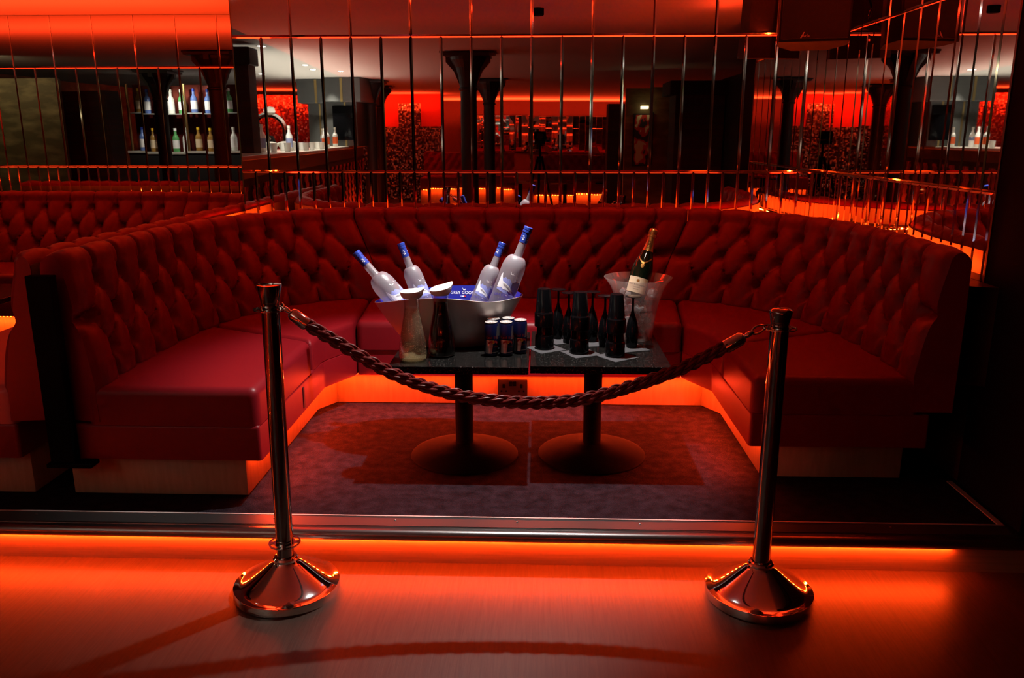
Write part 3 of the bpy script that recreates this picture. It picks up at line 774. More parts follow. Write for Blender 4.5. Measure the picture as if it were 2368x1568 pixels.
# ------------------------------------------------------------------ carafes
def carafe(loc, label, liquid, fill, turn, tip):
    t = thing('carafe', label, 'carafe', loc, (0, 0, turn))
    P = [(.043, 0), (.050, .003), (.0535, .012), (.0538, .030), (.0508, .070), (.0445, .110), (.0375, .145), (.032, .175), (.0295, .200), (.0298, .220), (.0318, .250)]
    Pi = catmull(P, 5)
    outer_ = [(r, z) for r, z in Pi]; inn = [(r-.0022, z+.004 if i == 0 else z) for i, (r, z) in enumerate(Pi)]
    b = MB(); n = 40
    rows = [[(r*cos(2*pi*k/n), r*sin(2*pi*k/n), z) for k in range(n)] for r, z in outer_+inn[::-1]]
    b.grid(rows, wrap=True); b.add(rows[0], [tuple(range(n))[::-1]]); b.add(rows[-1], [tuple(range(n))])
    b.build('glass', glass_m, t, smooth=True)
    lp_ = [(r-.0026, max(z, .0045)) for r, z in Pi if z < fill]; lp_.append((np.interp(fill, Pi[:, 1], Pi[:, 0])-.0026, fill))
    o = MB().lathe(lp_, 40).build('drink', liquid, t, smooth=True)
    # moulded pouring lid, higher at the spout
    b = MB(); rows = []
    for r0, z0 in ((.029, .240), (.0335, .243), (.0385, .249), (.0415, .259), (.0425, .268), (.0405, .270), (.034, .263), (.02, .261), (.004, .261)):
        row = []
        for k in range(n):
            a = 2*pi*k/n; sp = max(0, cos(a))**5
            row.append((r0*cos(a)*(1+.22*sp*(z0-.240)/.03), r0*sin(a)*(1-.05*sp), z0+tip*cos(a)*(z0-.240)/.03*r0/.04+.010*sp*(1 if z0 > .25 and r0 > .03 else 0)))
        rows.append(row)
    b.grid(rows, wrap=True); b.add(rows[0], [tuple(range(n))[::-1]]); b.add(rows[-1], [tuple(range(n))])
    b.build('pouring_lid', white_plastic, t, smooth=True)
    return t
c1 = carafe((-.482, 3.022, ZT+.001), 'carafe of pale fizzy soda with a white pouring lid', soda_m, .205, .15, .003)
c2 = carafe((-.380, 3.092, ZT+.001), 'carafe of dark cola with a white pouring lid', cola_m, .215, .5, .009)
o = MB().lathe([(.030, .0045), (.049, .0055), (.0512, .012), (.049, .016), (.030, .010)], 32).build('base_glow', glassy('painted base glow', (.97, .95, .85), .08, .3, .1, .45, (.95, .88, .62), .5), c1, smooth=True); o['label'] = 'thick glass foot with the glow of light put into its colour'  # added bright ring: glow at the soda's bottom put into its colour
# bubbles in the soda
b = MB(); r = random.Random(3); Pz = [(.0505, .01), (.0508, .03), (.0475, .07), (.0415, .11), (.0345, .145), (.029, .175), (.0265, .2)]
for i in range(420):
    z = .007+.193*r.random()**1.7; R0 = np.interp(z, [p[1] for p in Pz], [p[0] for p in Pz])-.0006; a = r.uniform(0, 2*pi) if r.random() < .3 else r.uniform(pi, 2*pi)
    rr = r.uniform(.0005, .0012); p = ((R0)*cos(a), (R0)*sin(a), z)
    b.add([(p[0]+rr, p[1], p[2]), (p[0]-rr, p[1], p[2]), (p[0], p[1]+rr, p[2]), (p[0], p[1]-rr, p[2]), (p[0], p[1], p[2]+rr), (p[0], p[1], p[2]-rr)],
          [(0, 2, 4), (2, 1, 4), (1, 3, 4), (3, 0, 4), (2, 0, 5), (1, 2, 5), (3, 1, 5), (0, 3, 5)])
o = b.build('bubbles', mat('bubble', (.95, .9, .75), .2), c1, smooth=True); o['kind'] = 'stuff'

# ------------------------------------------------------------------ energy drink cans
def can(loc, label, turn):
    t = thing('drink_can', label, 'can', loc, (0, 0, turn), 'drink cans in front of the silver tub')
    R, Hc = .0265, .134
    MB().lathe([(.018, .002), (.022, .0), (.0235, .002), (R, .010), (R, Hc-.012), (.0238, Hc-.0045)], 36).build('body', can_blue, t, smooth=True)
    tp = MB().lathe([(.0235, Hc-.0032), (.0242, Hc-.001), (.0238, Hc), (.0222, Hc-.0006), (.0214, Hc-.0032), (.010, Hc-.0030), (.001, Hc-.0028)], 36).build('lid', can_top, t, smooth=True)
    b = MB(); ring = [(.0058*cos(a), .008*sin(a)-.004, Hc-.0016) for a in np.linspace(0, 2*pi, 17)]
    b.tube(ring, .0009, 6, caps=False); b.add([(-.004, .000, Hc-.002), (.004, 0, Hc-.002), (.004, .007, Hc-.002), (-.004, .007, Hc-.002)], [(0, 1, 2, 3)])
    b.build('pull_tab', can_top, tp)
    b = MB(); put = lambda vf, mi, e=.0004: b.add(wrap(vf[0], R, 0, e), vf[1], mi)
    for s in (-1, 1):        # two of the four slanted quarters are silver
        off = 0 if s < 0 else pi*R
        put(shift(tri_poly([(-.031, .0125), (-.006, .0125), (.002, .066), (-.031, .066)], .003), off), 0)
        put(shift(tri_poly([(.012, .068), (.038, .068), (.038, .120), (.018, .120)], .003), off), 0)
    put(tri_poly([(-.04, .016), (.04, .016), (.04, .018), (-.04, .018)], .003), 0, .0006)
    tv, tf = text_2d('Red Bull', .0155, sx=1.1); put(([(x-.002, y+.076) for x, y in tv], tf), 1, .0008)
    put(tri_poly([(.0065*cos(a), .0575+.0065*sin(a)) for a in np.linspace(0, 2*pi, 20)[:-1]], .003), 2, .0006)
    bull = [(-.018, .0), (-.016, .008), (-.010, .010), (-.004, .012), (0, .008), (.0015, .003), (-.002, .004), (-.004, .001), (-.007, .004), (-.011, .002), (-.014, -.002)]
    put(shift(tri_poly(bull, .003), -.002, .052), 1, .0008); put(shift(tri_poly([(-x, y) for x, y in bull[::-1]], .003), .002, .052), 1, .0008)
    tv, tf = text_2d('ENERGY DRINK', .0055, sx=1.1); put(([(x, y+.038) for x, y in tv], tf), 1, .0008)
    o = b.build('can_print', [can_silver, mat('can red', (.28, .012, .012), .5), mat('can yellow', (.4, .22, .01), .5)], t, fix=False); o['label'] = 'silver panels and red lettering'
    return t
k1 = can((-.186, 3.098, ZT+.001), 'slim blue drink can at the front of the five, nearest the dark cola carafe', .35)
dup(k1, (-.128, 3.102, ZT+.001), (0, 0, .3), 'slim blue drink can in the middle of the front row of cans')
dup(k1, (-.0735, 3.140, ZT+.001), (0, 0, .25), 'slim blue drink can nearest the black tumblers')
dup(k1, (-.180, 3.158, ZT+.001), (0, 0, -.4), 'slim blue drink can behind the front ones, on the cola carafe side')
dup(k1, (-.122, 3.172, ZT+.001), (0, 0, 1.), 'slim blue drink can at the very back of the five')

# ------------------------------------------------------------------ napkins, tumblers, flutes
def napkin(cx, cy, a, label, seed, s=.060, z=ZT+.0006):
    r = random.Random(seed); n = 9; rows = []
    for i in range(n):
        row = []
        for j in range(n):
            u, v = (i/(n-1)-.5)*2*s, (j/(n-1)-.5)*2*s
            e = max(abs(u), abs(v))/s
            row.append((u*cos(a)-v*sin(a), u*sin(a)+v*cos(a), .0004+.0022*max(0, e-.6)*r.random()))
        rows.append(row)
    o = MB().grid(rows).build('napkin', napkin_m, loc=(cx, cy, z), smooth=True)
    md = o.modifiers.new('thickness', 'SOLIDIFY'); md.thickness = .0006; md.offset = 1
    return tag(o, label, 'napkin')
stacks = [(.022, 3.212), (.159, 3.148), (.297, 3.104)]
napkin(.028, 3.205, .55, 'grey paper napkin under the tumbler stack nearest the cans', 1)
napkin(.166, 3.138, .5, 'grey paper napkin under the middle tumbler stack', 2)
napkin(.305, 3.092, .62, 'grey paper napkin under the tumbler stack nearest the rope', 3)
napkin(.372, 3.222, .35, 'grey paper napkin under the single flute by the clear ice bucket', 4, .058)
napkin(.10, 3.345, .4, 'grey paper napkin under the two flutes at the back', 5, .058)
napkin(.24, 3.30, .2, 'grey paper napkin under the pair of flutes between the stacks', 6, .055)
def tumbler(loc, label, tilt=(0, 0)):
    t = thing('tumbler', label, 'glass', loc, (tilt[0], tilt[1], random.random()*6))
    # upside down: wide band below, shoulder, narrow faceted foot above
    prof = [(.0375, 0), (.0385, .002), (.0380, .050), (.0372, .054), (.0340, .058), (.0335, .060), (.0262, .148), (.0245, .151), (.021, .1515), (.012, .149), (.001, .149)]
    prof_in = [(.034, .0), (.034, .05), (.031, .056), (.024, .142), (.001, .142)]
    n = 24; b = MB()
    rows = [[(r*cos(2*pi*k/n), r*sin(2*pi*k/n), z) for k in range(n)] for r, z in prof]
    b.grid(rows, wrap=True)
    rows2 = [[(r*cos(2*pi*k/n), r*sin(2*pi*k/n), z) for k in range(n)] for r, z in prof_in]
    b.grid(rows2, wrap=True); b.grid([rows[0], rows2[0]], wrap=True)
    b.add([rows[-1][k] for k in range(n)], [tuple(range(n))]); b.add([rows2[-1][k] for k in range(n)], [tuple(range(n))])
    b.build('body', black_plastic, t, smooth=True, angle=25)
    return t
nm = ['nearest the cans', 'in the middle', 'nearest the rope']
for i, (x, y) in enumerate(stacks):
    z = ZT+.0034
    if i == 0:
        lo0 = tumbler((x, y, z), 'upside-down black tumbler at the bottom of the stack '+nm[i])
        hi0 = tumbler((x-.003, y, z+.0915), 'upside-down black tumbler on top of the stack '+nm[i])
    else:
        dup(lo0, (x, y, z), (0, 0, i), 'upside-down black tumbler at the bottom of the stack '+nm[i])
        dup(lo0, (x+.001, y, z+.0915), (0, 0, i+.4), 'upside-down black tumbler on top of the stack '+nm[i])
def flute(loc, label):
    t = thing('champagne_flute', label, 'glass', loc)
    P = catmull([(.0215, 0), (.0245, .03), (.0262, .052), (.0245, .078), (.018, .108), (.009, .135), (.0052, .150), (.0045, .170), (.0046, .2)], 4)
    b = MB(); b.lathe([tuple(p) for p in P], 28, close=False); b.lathe([(.0195, 0), (.0225, .03), (.024, .05), (.002, .13)], 28, close=False)
    b.lathe([(.0195, 0), (.0215, 0)], 28, close=False)
    b.build('bowl', black_plastic, t, smooth=True)
    MB().lathe([(.0046, .199), (.010, .2035), (.028, .2065), (.0318, .2075), (.0318, .2092), (.028, .2098), (.001, .2098)], 32).build('foot', black_plastic, t, smooth=True)
    return t
fl = [(.080, 3.382, 'upside-down black flute at the very back, beside the stack nearest the cans'), (.122, 3.308, 'upside-down black flute behind the gap between the first two tumbler stacks'),
      (.220, 3.330, 'upside-down black flute at the back, just past the middle tumbler stack'), (.266, 3.247, 'upside-down black flute behind the gap between the middle stack and the one nearest the rope'), (.376, 3.236, 'upside-down black flute standing alone in front of the clear ice bucket')]
f0 = None
for x, y, lb in fl:
    if f0 is None: f0 = flute((x, y, ZT+.0034), lb)
    else: dup(f0, (x, y, ZT+.0034), None, lb)

# ------------------------------------------------------------------ clear ice bucket with champagne
BK = Vector((.412, 3.40, ZT+.001))
bk = thing('ice_bucket', 'clear flared acrylic ice bucket filled with ice and one champagne bottle', 'ice bucket', BK)
BP = catmull([(.062, 0), (.068, .004), (.074, .05), (.082, .11), (.094, .17), (.115, .225), (.142, .262)], 5)
n = 56; b = MB()
rows = [[(r*cos(2*pi*k/n)*1., r*sin(2*pi*k/n), z) for k in range(n)] for r, z in BP]
rows_i = [[((r-.003)*cos(2*pi*k/n), (r-.003)*sin(2*pi*k/n), max(z, .006)) for k in range(n)] for r, z in BP]
b.grid(rows+rows_i[::-1], wrap=True); b.add(rows[0], [tuple(range(n))[::-1]]); b.add(rows_i[0], [tuple(range(n))])
b.build('bucket', acrylic, bk, smooth=True)
b = MB()     # maker's lettering on the front
tv, tf = text_2d('MOËT & CHANDON', .011, sx=1.1)
b.add(wrap([(x*.9, y+.128) for x, y in tv], .0865, .1, .001), tf)
b.build('bucket_lettering', ink_black, bk, fix=False)
r = random.Random(5)
k = 0
while k < 62:
    z = r.uniform(.022, .205); R0 = np.interp(z, BP[:, 1], BP[:, 0])-.024; a = r.uniform(0, 2*pi); q = R0*sqrt(r.random()*.75+.25)
    ice_cube(BK+Vector((q*cos(a), q*sin(a), z)), r.uniform(.024, .030), 100+k, 'clear ice cube heaped in the flared acrylic bucket', 'ice cubes in the clear bucket'); k += 1
def champagne(label):
    t = thing('champagne_bottle', label, 'bottle')
    R, L = .0445, .305
    P = catmull([(.030, 0), (.043, .004), (R, .015), (R, .06), (R, .115), (.0425, .140), (.035, .170), (.026, .198), (.0195, .222), (.0162, .245), (.0150, .262)], 4)
    MB().lathe([tuple(p) for p in P]+[(.015, .27)], 40).build('body', green_glass, t, smooth=True)
    b = MB(); fp = [(r_+.0007, z) for r_, z in P if z > .205]
    b.lathe(fp+[(.0157, .268), (.0185, .270), (.0185, .279), (.0155, .281), (.0172, .290), (.0178, .298), (.0150, .304), (.008, .3065), (.001, .307)], 32)
    fo = b.build('foil', gold, t, smooth=True); fo['label'] = 'gold foil neck and wired cork'
    b = MB()
    for k in range(4):
        a = k*pi/2+.4; b.tube([(.019*cos(a), .019*sin(a), .270), (.0183*cos(a), .0183*sin(a), .285), (.0185*cos(a), .0185*sin(a), .298), (.006*cos(a), .006*sin(a), .3085)], .0008, 6)
    b.tube([(.0192*cos(a), .0192*sin(a), .271) for a in np.linspace(0, 2*pi, 25)], .0009, 6, caps=False)
    b.build('wire_cage', gold, fo)
    rf = lambda y: np.interp(y, P[:, 1], P[:, 0])+.0008
    b = MB(); q = tri_poly([(-.045, .030), (.045, .030), (.045, .094), (.0, .0945), (-.045, .094)], .006); b.add(wrap(q[0], R, 0, .0006), q[1])
    lb = b.build('label', cream, t, fix=False); lb['label'] = 'cream paper label'
    b = MB()
    for s_, sz, yy in (('MOËT & CHANDON', .0075, .062), ('CHAMPAGNE', .0045, .052), ('IMPERIAL', .0055, .043)):
        tv, tf = text_2d(s_, sz, sx=1.05); b.add(wrap([(x, y+yy) for x, y in tv], R, 0, .001), tf, 0)
    q = tri_poly([(.006*cos(a), .080+.006*sin(a)) for a in np.linspace(0, 2*pi, 16)[:-1]], .004); b.add(wrap(q[0], R, 0, .001), q[1], 1)
    b.build('label_print', [ink_black, gold], lb, fix=False)
    b = MB(); q = tri_poly([(-.030, .176), (-.004, .152), (0, .150), (.004, .152), (.030, .176), (.030, .182), (.004, .160), (-.004, .160), (-.030, .182)], .006); b.add(wrap(q[0], lambda y: rf(y)+.0003, 0, .0006), q[1])
    q = tri_poly([(-.008, .150), (.008, .150), (.006, .138), (0, .133), (-.006, .138)], .004); b.add(wrap(q[0], lambda y: rf(y)+.0005, 0, .0006), q[1])
    b.build('neck_ribbon', gold, t, fix=False)
    tv, tf = text_2d('MOËT', .0135); b = MB()      # reads up the neck
    b.add(wrap([(-y, x*1.15+.234) for x, y in tv], rf, .0, .0012), tf); b.build('neck_lettering', ink_black, fo, fix=False)
    return t
ch = champagne('green champagne bottle with a gold foil neck, leaning in the clear ice bucket')
aim(ch, (1513, 529), (1466, 690), 3.43, 3.37, .307, -.25)

# ------------------------------------------------------------------ rope stanchions
def slotted_disc(z, parent, name='hook_ring'):
    b = MB(); n = 48; R_ = [.0272, .0335, .0445, .0500]
    th = .0028
    for i in range(3):
        for k in range(n):
            if i == 1 and (k % 12) > 2: continue
            a0, a1 = 2*pi*k/n, 2*pi*(k+1)/n
            q = [(R_[i]*cos(a0), R_[i]*sin(a0)), (R_[i+1]*cos(a0), R_[i+1]*sin(a0)), (R_[i+1]*cos(a1), R_[i+1]*sin(a1)), (R_[i]*cos(a1), R_[i]*sin(a1))]
            v = [(x, y, z-th/2) for x, y in q]+[(x, y, z+th/2) for x, y in q]
            b.add(v, [(3, 2, 1, 0), (4, 5, 6, 7), (0, 1, 5, 4), (1, 2, 6, 5), (2, 3, 7, 6), (3, 0, 4, 7)])
    return b.build(name, chrome, parent)
def stanchion(loc, label, ring_z, cup, low_ring, lean):
    t = thing('rope_stanchion', label, 'stanchion', loc, (0, lean, 0), 'chrome rope posts')
    pr = [(.162, 0), (.1655, .002), (.1665, .0285), (.1655, .0305), (.160, .0312), (.150, .032)]
    for r in np.linspace(.145, .040, 16):
        pr.append((r, .0315+.074*((.150-r)/.110)**1.2))
    pr += [(.036, .112)]
    MB().lathe(pr, 72).build('base', chrome, t, smooth=True, angle=40)
    MB().lathe([(.036, .106), (.0395, .110), (.0395, .117), (.035, .122), (.030, .123)], 40).build('base_collar', chrome, t, smooth=True)
    MB().lathe([(.0270, .115), (.0270, ring_z+.004)], 48).build('post', post_m, t, smooth=True)
    slotted_disc(ring_z, t)
    if low_ring: slotted_disc(low_ring, t, 'loose_ring')
    if cup == 'flared':
        p = [(.0262, ring_z+.003), (.0262, ring_z+.019), (.0275, ring_z+.022), (.0365, ring_z+.072), (.0362, ring_z+.0738), (.0345, ring_z+.0742), (.020, ring_z+.0750), (.001, ring_z+.0754)]
    else:
        p = [(.0262, ring_z+.003), (.0262, ring_z+.016), (.0275, ring_z+.020), (.0335, ring_z+.046), (.0338, ring_z+.050), (.031, ring_z+.056), (.022, ring_z+.0605), (.001, ring_z+.062)]
    MB().lathe(p, 48).build('finial', post_m, t, smooth=True, angle=40)
    return t
SL = Vector((-.807, 2.352, 0)); SR = Vector((.706, 2.367, 0))
stanchion(SL, 'taller chrome rope post with a flared cup top and a loose ring near its base', .927, 'flared', .168, .012)
stanchion(SR, 'shorter chrome rope post with a domed top, in front of the dim banquette', .877, 'dome', None, .0)

# rope
RPT = [(-.700, .885), (-.604, .826), (-.451, .734), (-.295, .675), (-.151, .649), (-.007, .642), (.136, .655), (.291, .700), (.430, .756), (.560, .826)]
cen_ = catmull([(x, 2.36, z) for x, z in RPT], 40)
dl = np.r_[0, np.cumsum(np.linalg.norm(np.diff(cen_, axis=0), axis=1))]
Lr = dl[-1]; q = np.arange(0, Lr, .0042); cl_ = np.stack([np.interp(q, dl, cen_[:, i]) for i in range(3)], -1)
tg = np.gradient(cl_, axis=0); tg /= np.linalg.norm(tg, axis=1)[:, None]
n1 = np.tile(np.array([0., 1, 0]), (len(q), 1)); n2 = np.cross(tg, n1)
rope = thing('barrier_rope', 'thick twisted red barrier rope sagging between the two chrome posts', 'rope', (0, 2.36, .642))
b = MB()
for s in range(3):
    ph = 2*pi*s/3 - 2*pi*q/.113
    c0 = cl_+.0098*(np.cos(ph)[:, None]*n1+np.sin(ph)[:, None]*n2)
    for k in range(4):
        p2 = 2*pi*k/4+2*pi*q/.16
        c = c0+.0066*(np.cos(p2)[:, None]*n1+np.sin(p2)[:, None]*n2)
        b.tube(c, .0050, 8)
o = b.build('cord', rope_m, rope, smooth=True); place(o, rope)
def rope_end(p_out, p_in, hook_to, name):
    """chrome ferrule from the rope end outwards, swivel and snap hook"""
    a, c = Vector(p_in), Vector(p_out); d = (c-a).normalized(); L = (c-a).length
    f = MB(); pts = [a-d*.012, a, a+d*.038, a+d*.048, a+d*.052]
    f.tube(pts, [.0205, .0212, .0205, .016, .008], 20)
    f.tube([a+d*.050, a+d*.060, a+d*.066, a+d*.080], [.006, .0085, .0085, .005], 14)
    e = place(f.build('rope_end', chrome, rope, smooth=True, angle=40), rope); e['label'] = 'chrome ferrule and snap hook'
    h = Vector(hook_to); s = a+d*.078; m = (h-s)
    side = Vector((0, 1, 0)); up_ = m.normalized().cross(side)
    ring = [s+m*.5+m*.62*cos(t)*1.0+up_*.011*sin(t) for t in np.linspace(0, 2*pi, 25)]
    g = MB(); g.tube(ring, .0032, 8, caps=False); place(g.build('snap_hook', chrome, e, smooth=True), rope) if False else None
    o = g.build('snap_hook', chrome, e, smooth=True); o.data.transform(Matrix.Translation(-Vector(rope.location)))
rope_end((-.735, 2.36, .912), (-.700, 2.36, .885), (-.757, 2.357, .934), 'l')
rope_end((.600, 2.36, .850), (.560, 2.36, .826), (.657, 2.364, .880), 'r')

# ------------------------------------------------------------------ loudspeaker under the ceiling
sp = thing('loudspeaker', 'black boxy loudspeaker hanging under the ceiling in the mirror corner', 'loudspeaker', (1.352, 4.38, 1.862), (radians(-4), 0, radians(-13)))
spk = mat('speaker black', (.006, .005, .005), .55, spec=.2)
poly = [(-.165, -.12), (.165, -.12), (.165, .0), (.09, .14), (-.09, .14), (-.165, .0)]
me = rounded_prism(poly, 0, .42, .006, 2); me.materials.append(spk); link('cabinet', me, sp)
bevel(MB().box(-.155, .155, -.127, -.118, .012, .41).build('grille', mat('speaker grille', (.012, .008, .008), .75, bump=(900, .5, .002)), sp), .003)
b = MB(); tv, tf = text_2d('Ada', .022, sx=1.1); b.add([(x-.04, -.1285, y+.026) for x, y in tv], tf)
b.add([(-.065, -.1283, .016), (-.050, -.1283, .044), (-.045, -.1283, .044), (-.058, -.1283, .016)], [(0, 1, 2, 3)])
b.build('badge', mat('speaker badge', (.5, .35, .3), .4), sp, fix=False)
b = MB(); b.box(-.03, .03, -.02, .02, .42, .452); b.tube([(0, 0, .40), (0, .1, .44), (0, .16, .40)], .010, 8); b.build('bracket', spk, sp)
b = MB(); b.tube([tuple(p) for p in catmull([(.05, .14, .40), (.10, .20, .38), (.16, .17, .30), (.12, .19, .22), (.15, .16, .15), (.10, .14, .12)], 8)], .006, 8)
b.build('cable', black_plastic, sp, smooth=True)

# ------------------------------------------------------------------ the room the mirrors show
def column(x, y, z0, label, h=CE):
    t = thing('cast_iron_column', label, 'column', (x, y, z0)); H_ = h-z0-.002
    MB().lathe([(.15, .0), (.15, .05), (.115, .09), (.098, .14), (.093, .2), (.093, H_-.40)], 28).build('shaft', cast, t, smooth=True)
    b = MB(); b.lathe([(.093, H_-.41), (.108, H_-.40), (.108, H_-.385), (.094, H_-.375), (.105, H_-.33), (.105, H_-.32), (.12, H_-.25), (.15, H_-.16), (.20, H_-.08), (.21, H_-.05)], 28)
    b.box(-.25, .25, -.25, .25, H_-.05, H_-.02); b.box(-.30, .30, -.17, .17, H_-.02, H_)
    for s in (-1, 1):
        for ax in (0, 1):
            P = [(.10, H_-.34), (.16, H_-.20), (.25, H_-.10), (.25, H_-.05), (.08, H_-.05)]
            v = [((s*r, d, z) if ax == 0 else (d, s*r, z)) for d in (-.03, .03) for r, z in P]
            k = len(P); b.add(v, [tuple(range(k)), tuple(range(k, 2*k))]+[(i, (i+1) % k, k+(i+1) % k, k+i) for i in range(k)])
    b.build('capital', cast, t)
    return t
ca = column(-.81, -.15, 0, 'dark iron column with a flared capital, nearest in the back mirrors')
cols = [(-.84, -4.56, 0, 'dark iron column standing just past the nearest one in the back mirrors'),
        (-3.07, -6.5, 0, 'dark iron column before the glowing red panels, seen in the back mirrors'),
        (-2.9, -4.9, 0, 'dark iron column beside the big black bar pier'),
        (-5.4, 1.25, 0, 'dark iron column in front of the bottle shelves, seen in the far mirrors'),
        (-3.6, 3.8, ZP, 'dark iron column inside the neighbouring booth'),
        (2.3, 1.0, 0, 'dark iron column beside the dance floor, seen under the loudspeaker')]
for x, y, z0, lb in cols:
    if z0: column(x, y, z0, lb)
    else: dup(ca, (x, y, 0), None, lb)
# bar counter
BA, BB = Vector((-2.67, 2.25, 0)), Vector((-3.42, -6.5, 0))
bd = (BB-BA).normalized(); bn = Vector((-bd.y, bd.x, 0))       # towards the dance floor
bl_ = (BB-BA).length; bang = atan2(bd.y, bd.x)
def on_bar(s, o, z=1.25): return BA+bd*s+bn*(o-.25)+Vector((0, 0, z))
bar = thing('bar_counter', 'long bar with a pale lit top and red buttoned front panels, seen in the mirrors', 'bar', BA, (0, 0, bang))
bevel(MB().box(0, bl_, -.62, .06, 1.21, 1.25).build('counter_top', mat('pale bar top', (.6, .58, .5), .25), bar), .004)
MB().box(0, bl_, -.55, 0, .0, 1.05).build('carcass', black_matt, bar)
MB().box(0, bl_, -.56, .02, 1.05, 1.21).build('fascia', mat('dark bar fascia', (.03, .025, .02), .4), bar)
pan = mat('red buttoned panel', (.25, .02, .015), .3, spec=.6)
nn = 22
for i in range(nn):
    w = .20; x0 = (i+.25)*bl_/nn; b = MB(); g = []
    for zi in range(27):
        row = []
        for xi in range(13):
            u, v = xi/12*w, zi/26*.86
            a, c = u/.10+v/.13, u/.10-v/.13
            h = .028*(abs(sin(a*pi))*abs(sin(c*pi)))**.5
            row.append((x0+u, .005+h, .12+v))
        g.append(row)
    b.grid(g); p = b.build('buttoned_panel', pan, bar, smooth=True)
led_strip('led_strip', [BA+bd*.1+bn*.12+Vector((0, 0, .02)), BB-bd*.1+bn*.12+Vector((0, 0, .02))], 'red LED strip along the foot of the bar', face=tuple(-bn*.5+Vector((0, 0, 1))), pitch=.05, size=.014, m=led_m)
# brick piers rising from the bar
def pier(loc, w, d, h, label, rot=0., hood=True, lip=.09):
    t = thing('brick_pier', label, 'pier', loc, (0, 0, rot))
    MB().box(-w/2, w/2, -d/2, d/2, 0, h).build('shaft', brick, t)
    if hood: bevel(MB().box(-w/2-lip, w/2+lip, -d/2-lip, d/2+lip, h, h+.17).build('black_hood', black_matt, t), .01)
    return t
pier(on_bar(.42, 0, 1.2505), .20, .22, .75, 'dark brick pier with a black hood at the near end of the bar', lip=.03)
pier(on_bar(1.47, 0, 1.2505), .20, .22, .87, 'dark brick pier with a black hood, second along the bar', lip=.03)
# big black bar pier with its brass banding
bp_ = thing('bar_pier', 'wide black pier with a deep banded head rising above the bar', 'pier', on_bar(6.9, .13, 1.2505), (0, 0, .1))
MB().box(-.40, .40, -.30, .30, 0, .70).build('shaft', mat('dark grey paint', (.05, .052, .05), .5), bp_)
bevel(MB().box(-.52, .52, -.44, .44, .70, CE-1.254).build('head', mat('dark grey paint', (), 0), bp_), .01)
b = MB()
for x in (-.2, .2):
    b.box(x-.02, x+.02, -.445, .445, .70, CE-1.26); b.box(x-.015, x+.015, -.305, .305, 0, .70)
b.build('brass_band', mat('aged brass', (.35, .25, .1), .35, .9), bp_)
MB().box(.0, .38, .303, .34, .10, .64).build('screen', black_plastic, bp_)
# things on the bar
def plain_bottle(name, label, body, capc, bandc, H_=.26, R=.032, loc=(0, 0, 0), group='bottles on the bar'):
    t = thing(name, label, 'bottle', loc, (0, 0, 0), group)
    MB().lathe([(R*.9, 0), (R, .006), (R, H_*.58), (R*.8, H_*.66), (R*.42, H_*.74), (R*.38, H_*.90)], 18).build('body', body, t, smooth=True)
    MB().lathe([(R*.45, H_*.89), (R*.45, H_)], 14).build('cap', capc, t, smooth=True)
    MB().lathe([(R+.0006, H_*.15), (R+.0006, H_*.5)], 18, close=False).build('label_band', bandc, t, smooth=True)
    return t
clear_b = mat('bottle clear', (.75, .78, .75), .15, spec=.6)
amber_b = mat('bottle amber', (.30, .16, .04), .15, spec=.6); green_b = mat('bottle green', (.10, .35, .12), .15, spec=.6); blue_b = mat('bottle blue', (.12, .2, .5), .15, spec=.6)
b_or = plain_bottle('squeeze_bottle', 'orange-labelled bottle on the bar top beside the big pier', clear_b, white_plastic, mat('orange band', (.75, .12, .03), .5), .30, .04, on_bar(5.1, .2))
b_wh = plain_bottle('squeeze_bottle', 'pale blue-labelled bottle on the bar top among the glasses', clear_b, white_plastic, mat('blue band', (.25, .3, .5), .5), .30, .04, on_bar(3.0, .10))
for s, o_ in ((5.5, .12), (6.25, .14)): dup(b_or, on_bar(s, o_), None, 'orange-labelled bottle on the bar top beside the big pier')
for s, o_ in ((2.1, .0), (5.95, .02)): dup(b_wh, on_bar(s, o_), None, 'pale blue-labelled bottle on the bar top among the glasses')
tap = thing('beer_tap', 'curved chrome beer fountain with a white badge on the bar', 'beer tap', on_bar(4.75, -.32))
b = MB(); b.tube([(0, 0, 0), (0, 0, .25)]+[(-.22+.22*cos(a), 0, .25+.22*sin(a)) for a in np.linspace(.1, 2.4, 14)], .035, 14); b.build('arch', chrome, tap, smooth=True)
MB().lathe([(.07, 0), (.075, .01), (.04, .03)], 20).build('foot', chrome, tap, smooth=True)
MB().lathe([(.002, 0), (.06, .01), (.075, .06), (.06, .11), (.002, .125)], 20).build('badge', white_plastic, tap, smooth=True, loc=(-.2, 0, .46))
for i in range(11):
    s = 1.75+i*.40; o_ = .10+.07*((i*7) % 3-1)
    t = thing('bar_glass', 'small clear glass standing on the bar top', 'glass', on_bar(s, o_), group='glasses on the bar')
    MB().lathe([(.028, 0), (.034, .004), (.040, .10), (.037, .10), (.031, .008)], 16).build('glass', mat('bar glass', (.8, .82, .8), .1, spec=.8), t, smooth=True)
for i, s in enumerate((1.95, 3.15, 3.9, 4.4)):
    t = thing('ice_bowl', 'white bowl of napkins on the bar top', 'bowl', on_bar(s, -.16), group='white bowls on the bar')
    MB().lathe([(.04, 0), (.08, .05), (.10, .085), (.085, .09), (.02, .11)], 20).build('bowl', white_plastic, t, smooth=True)
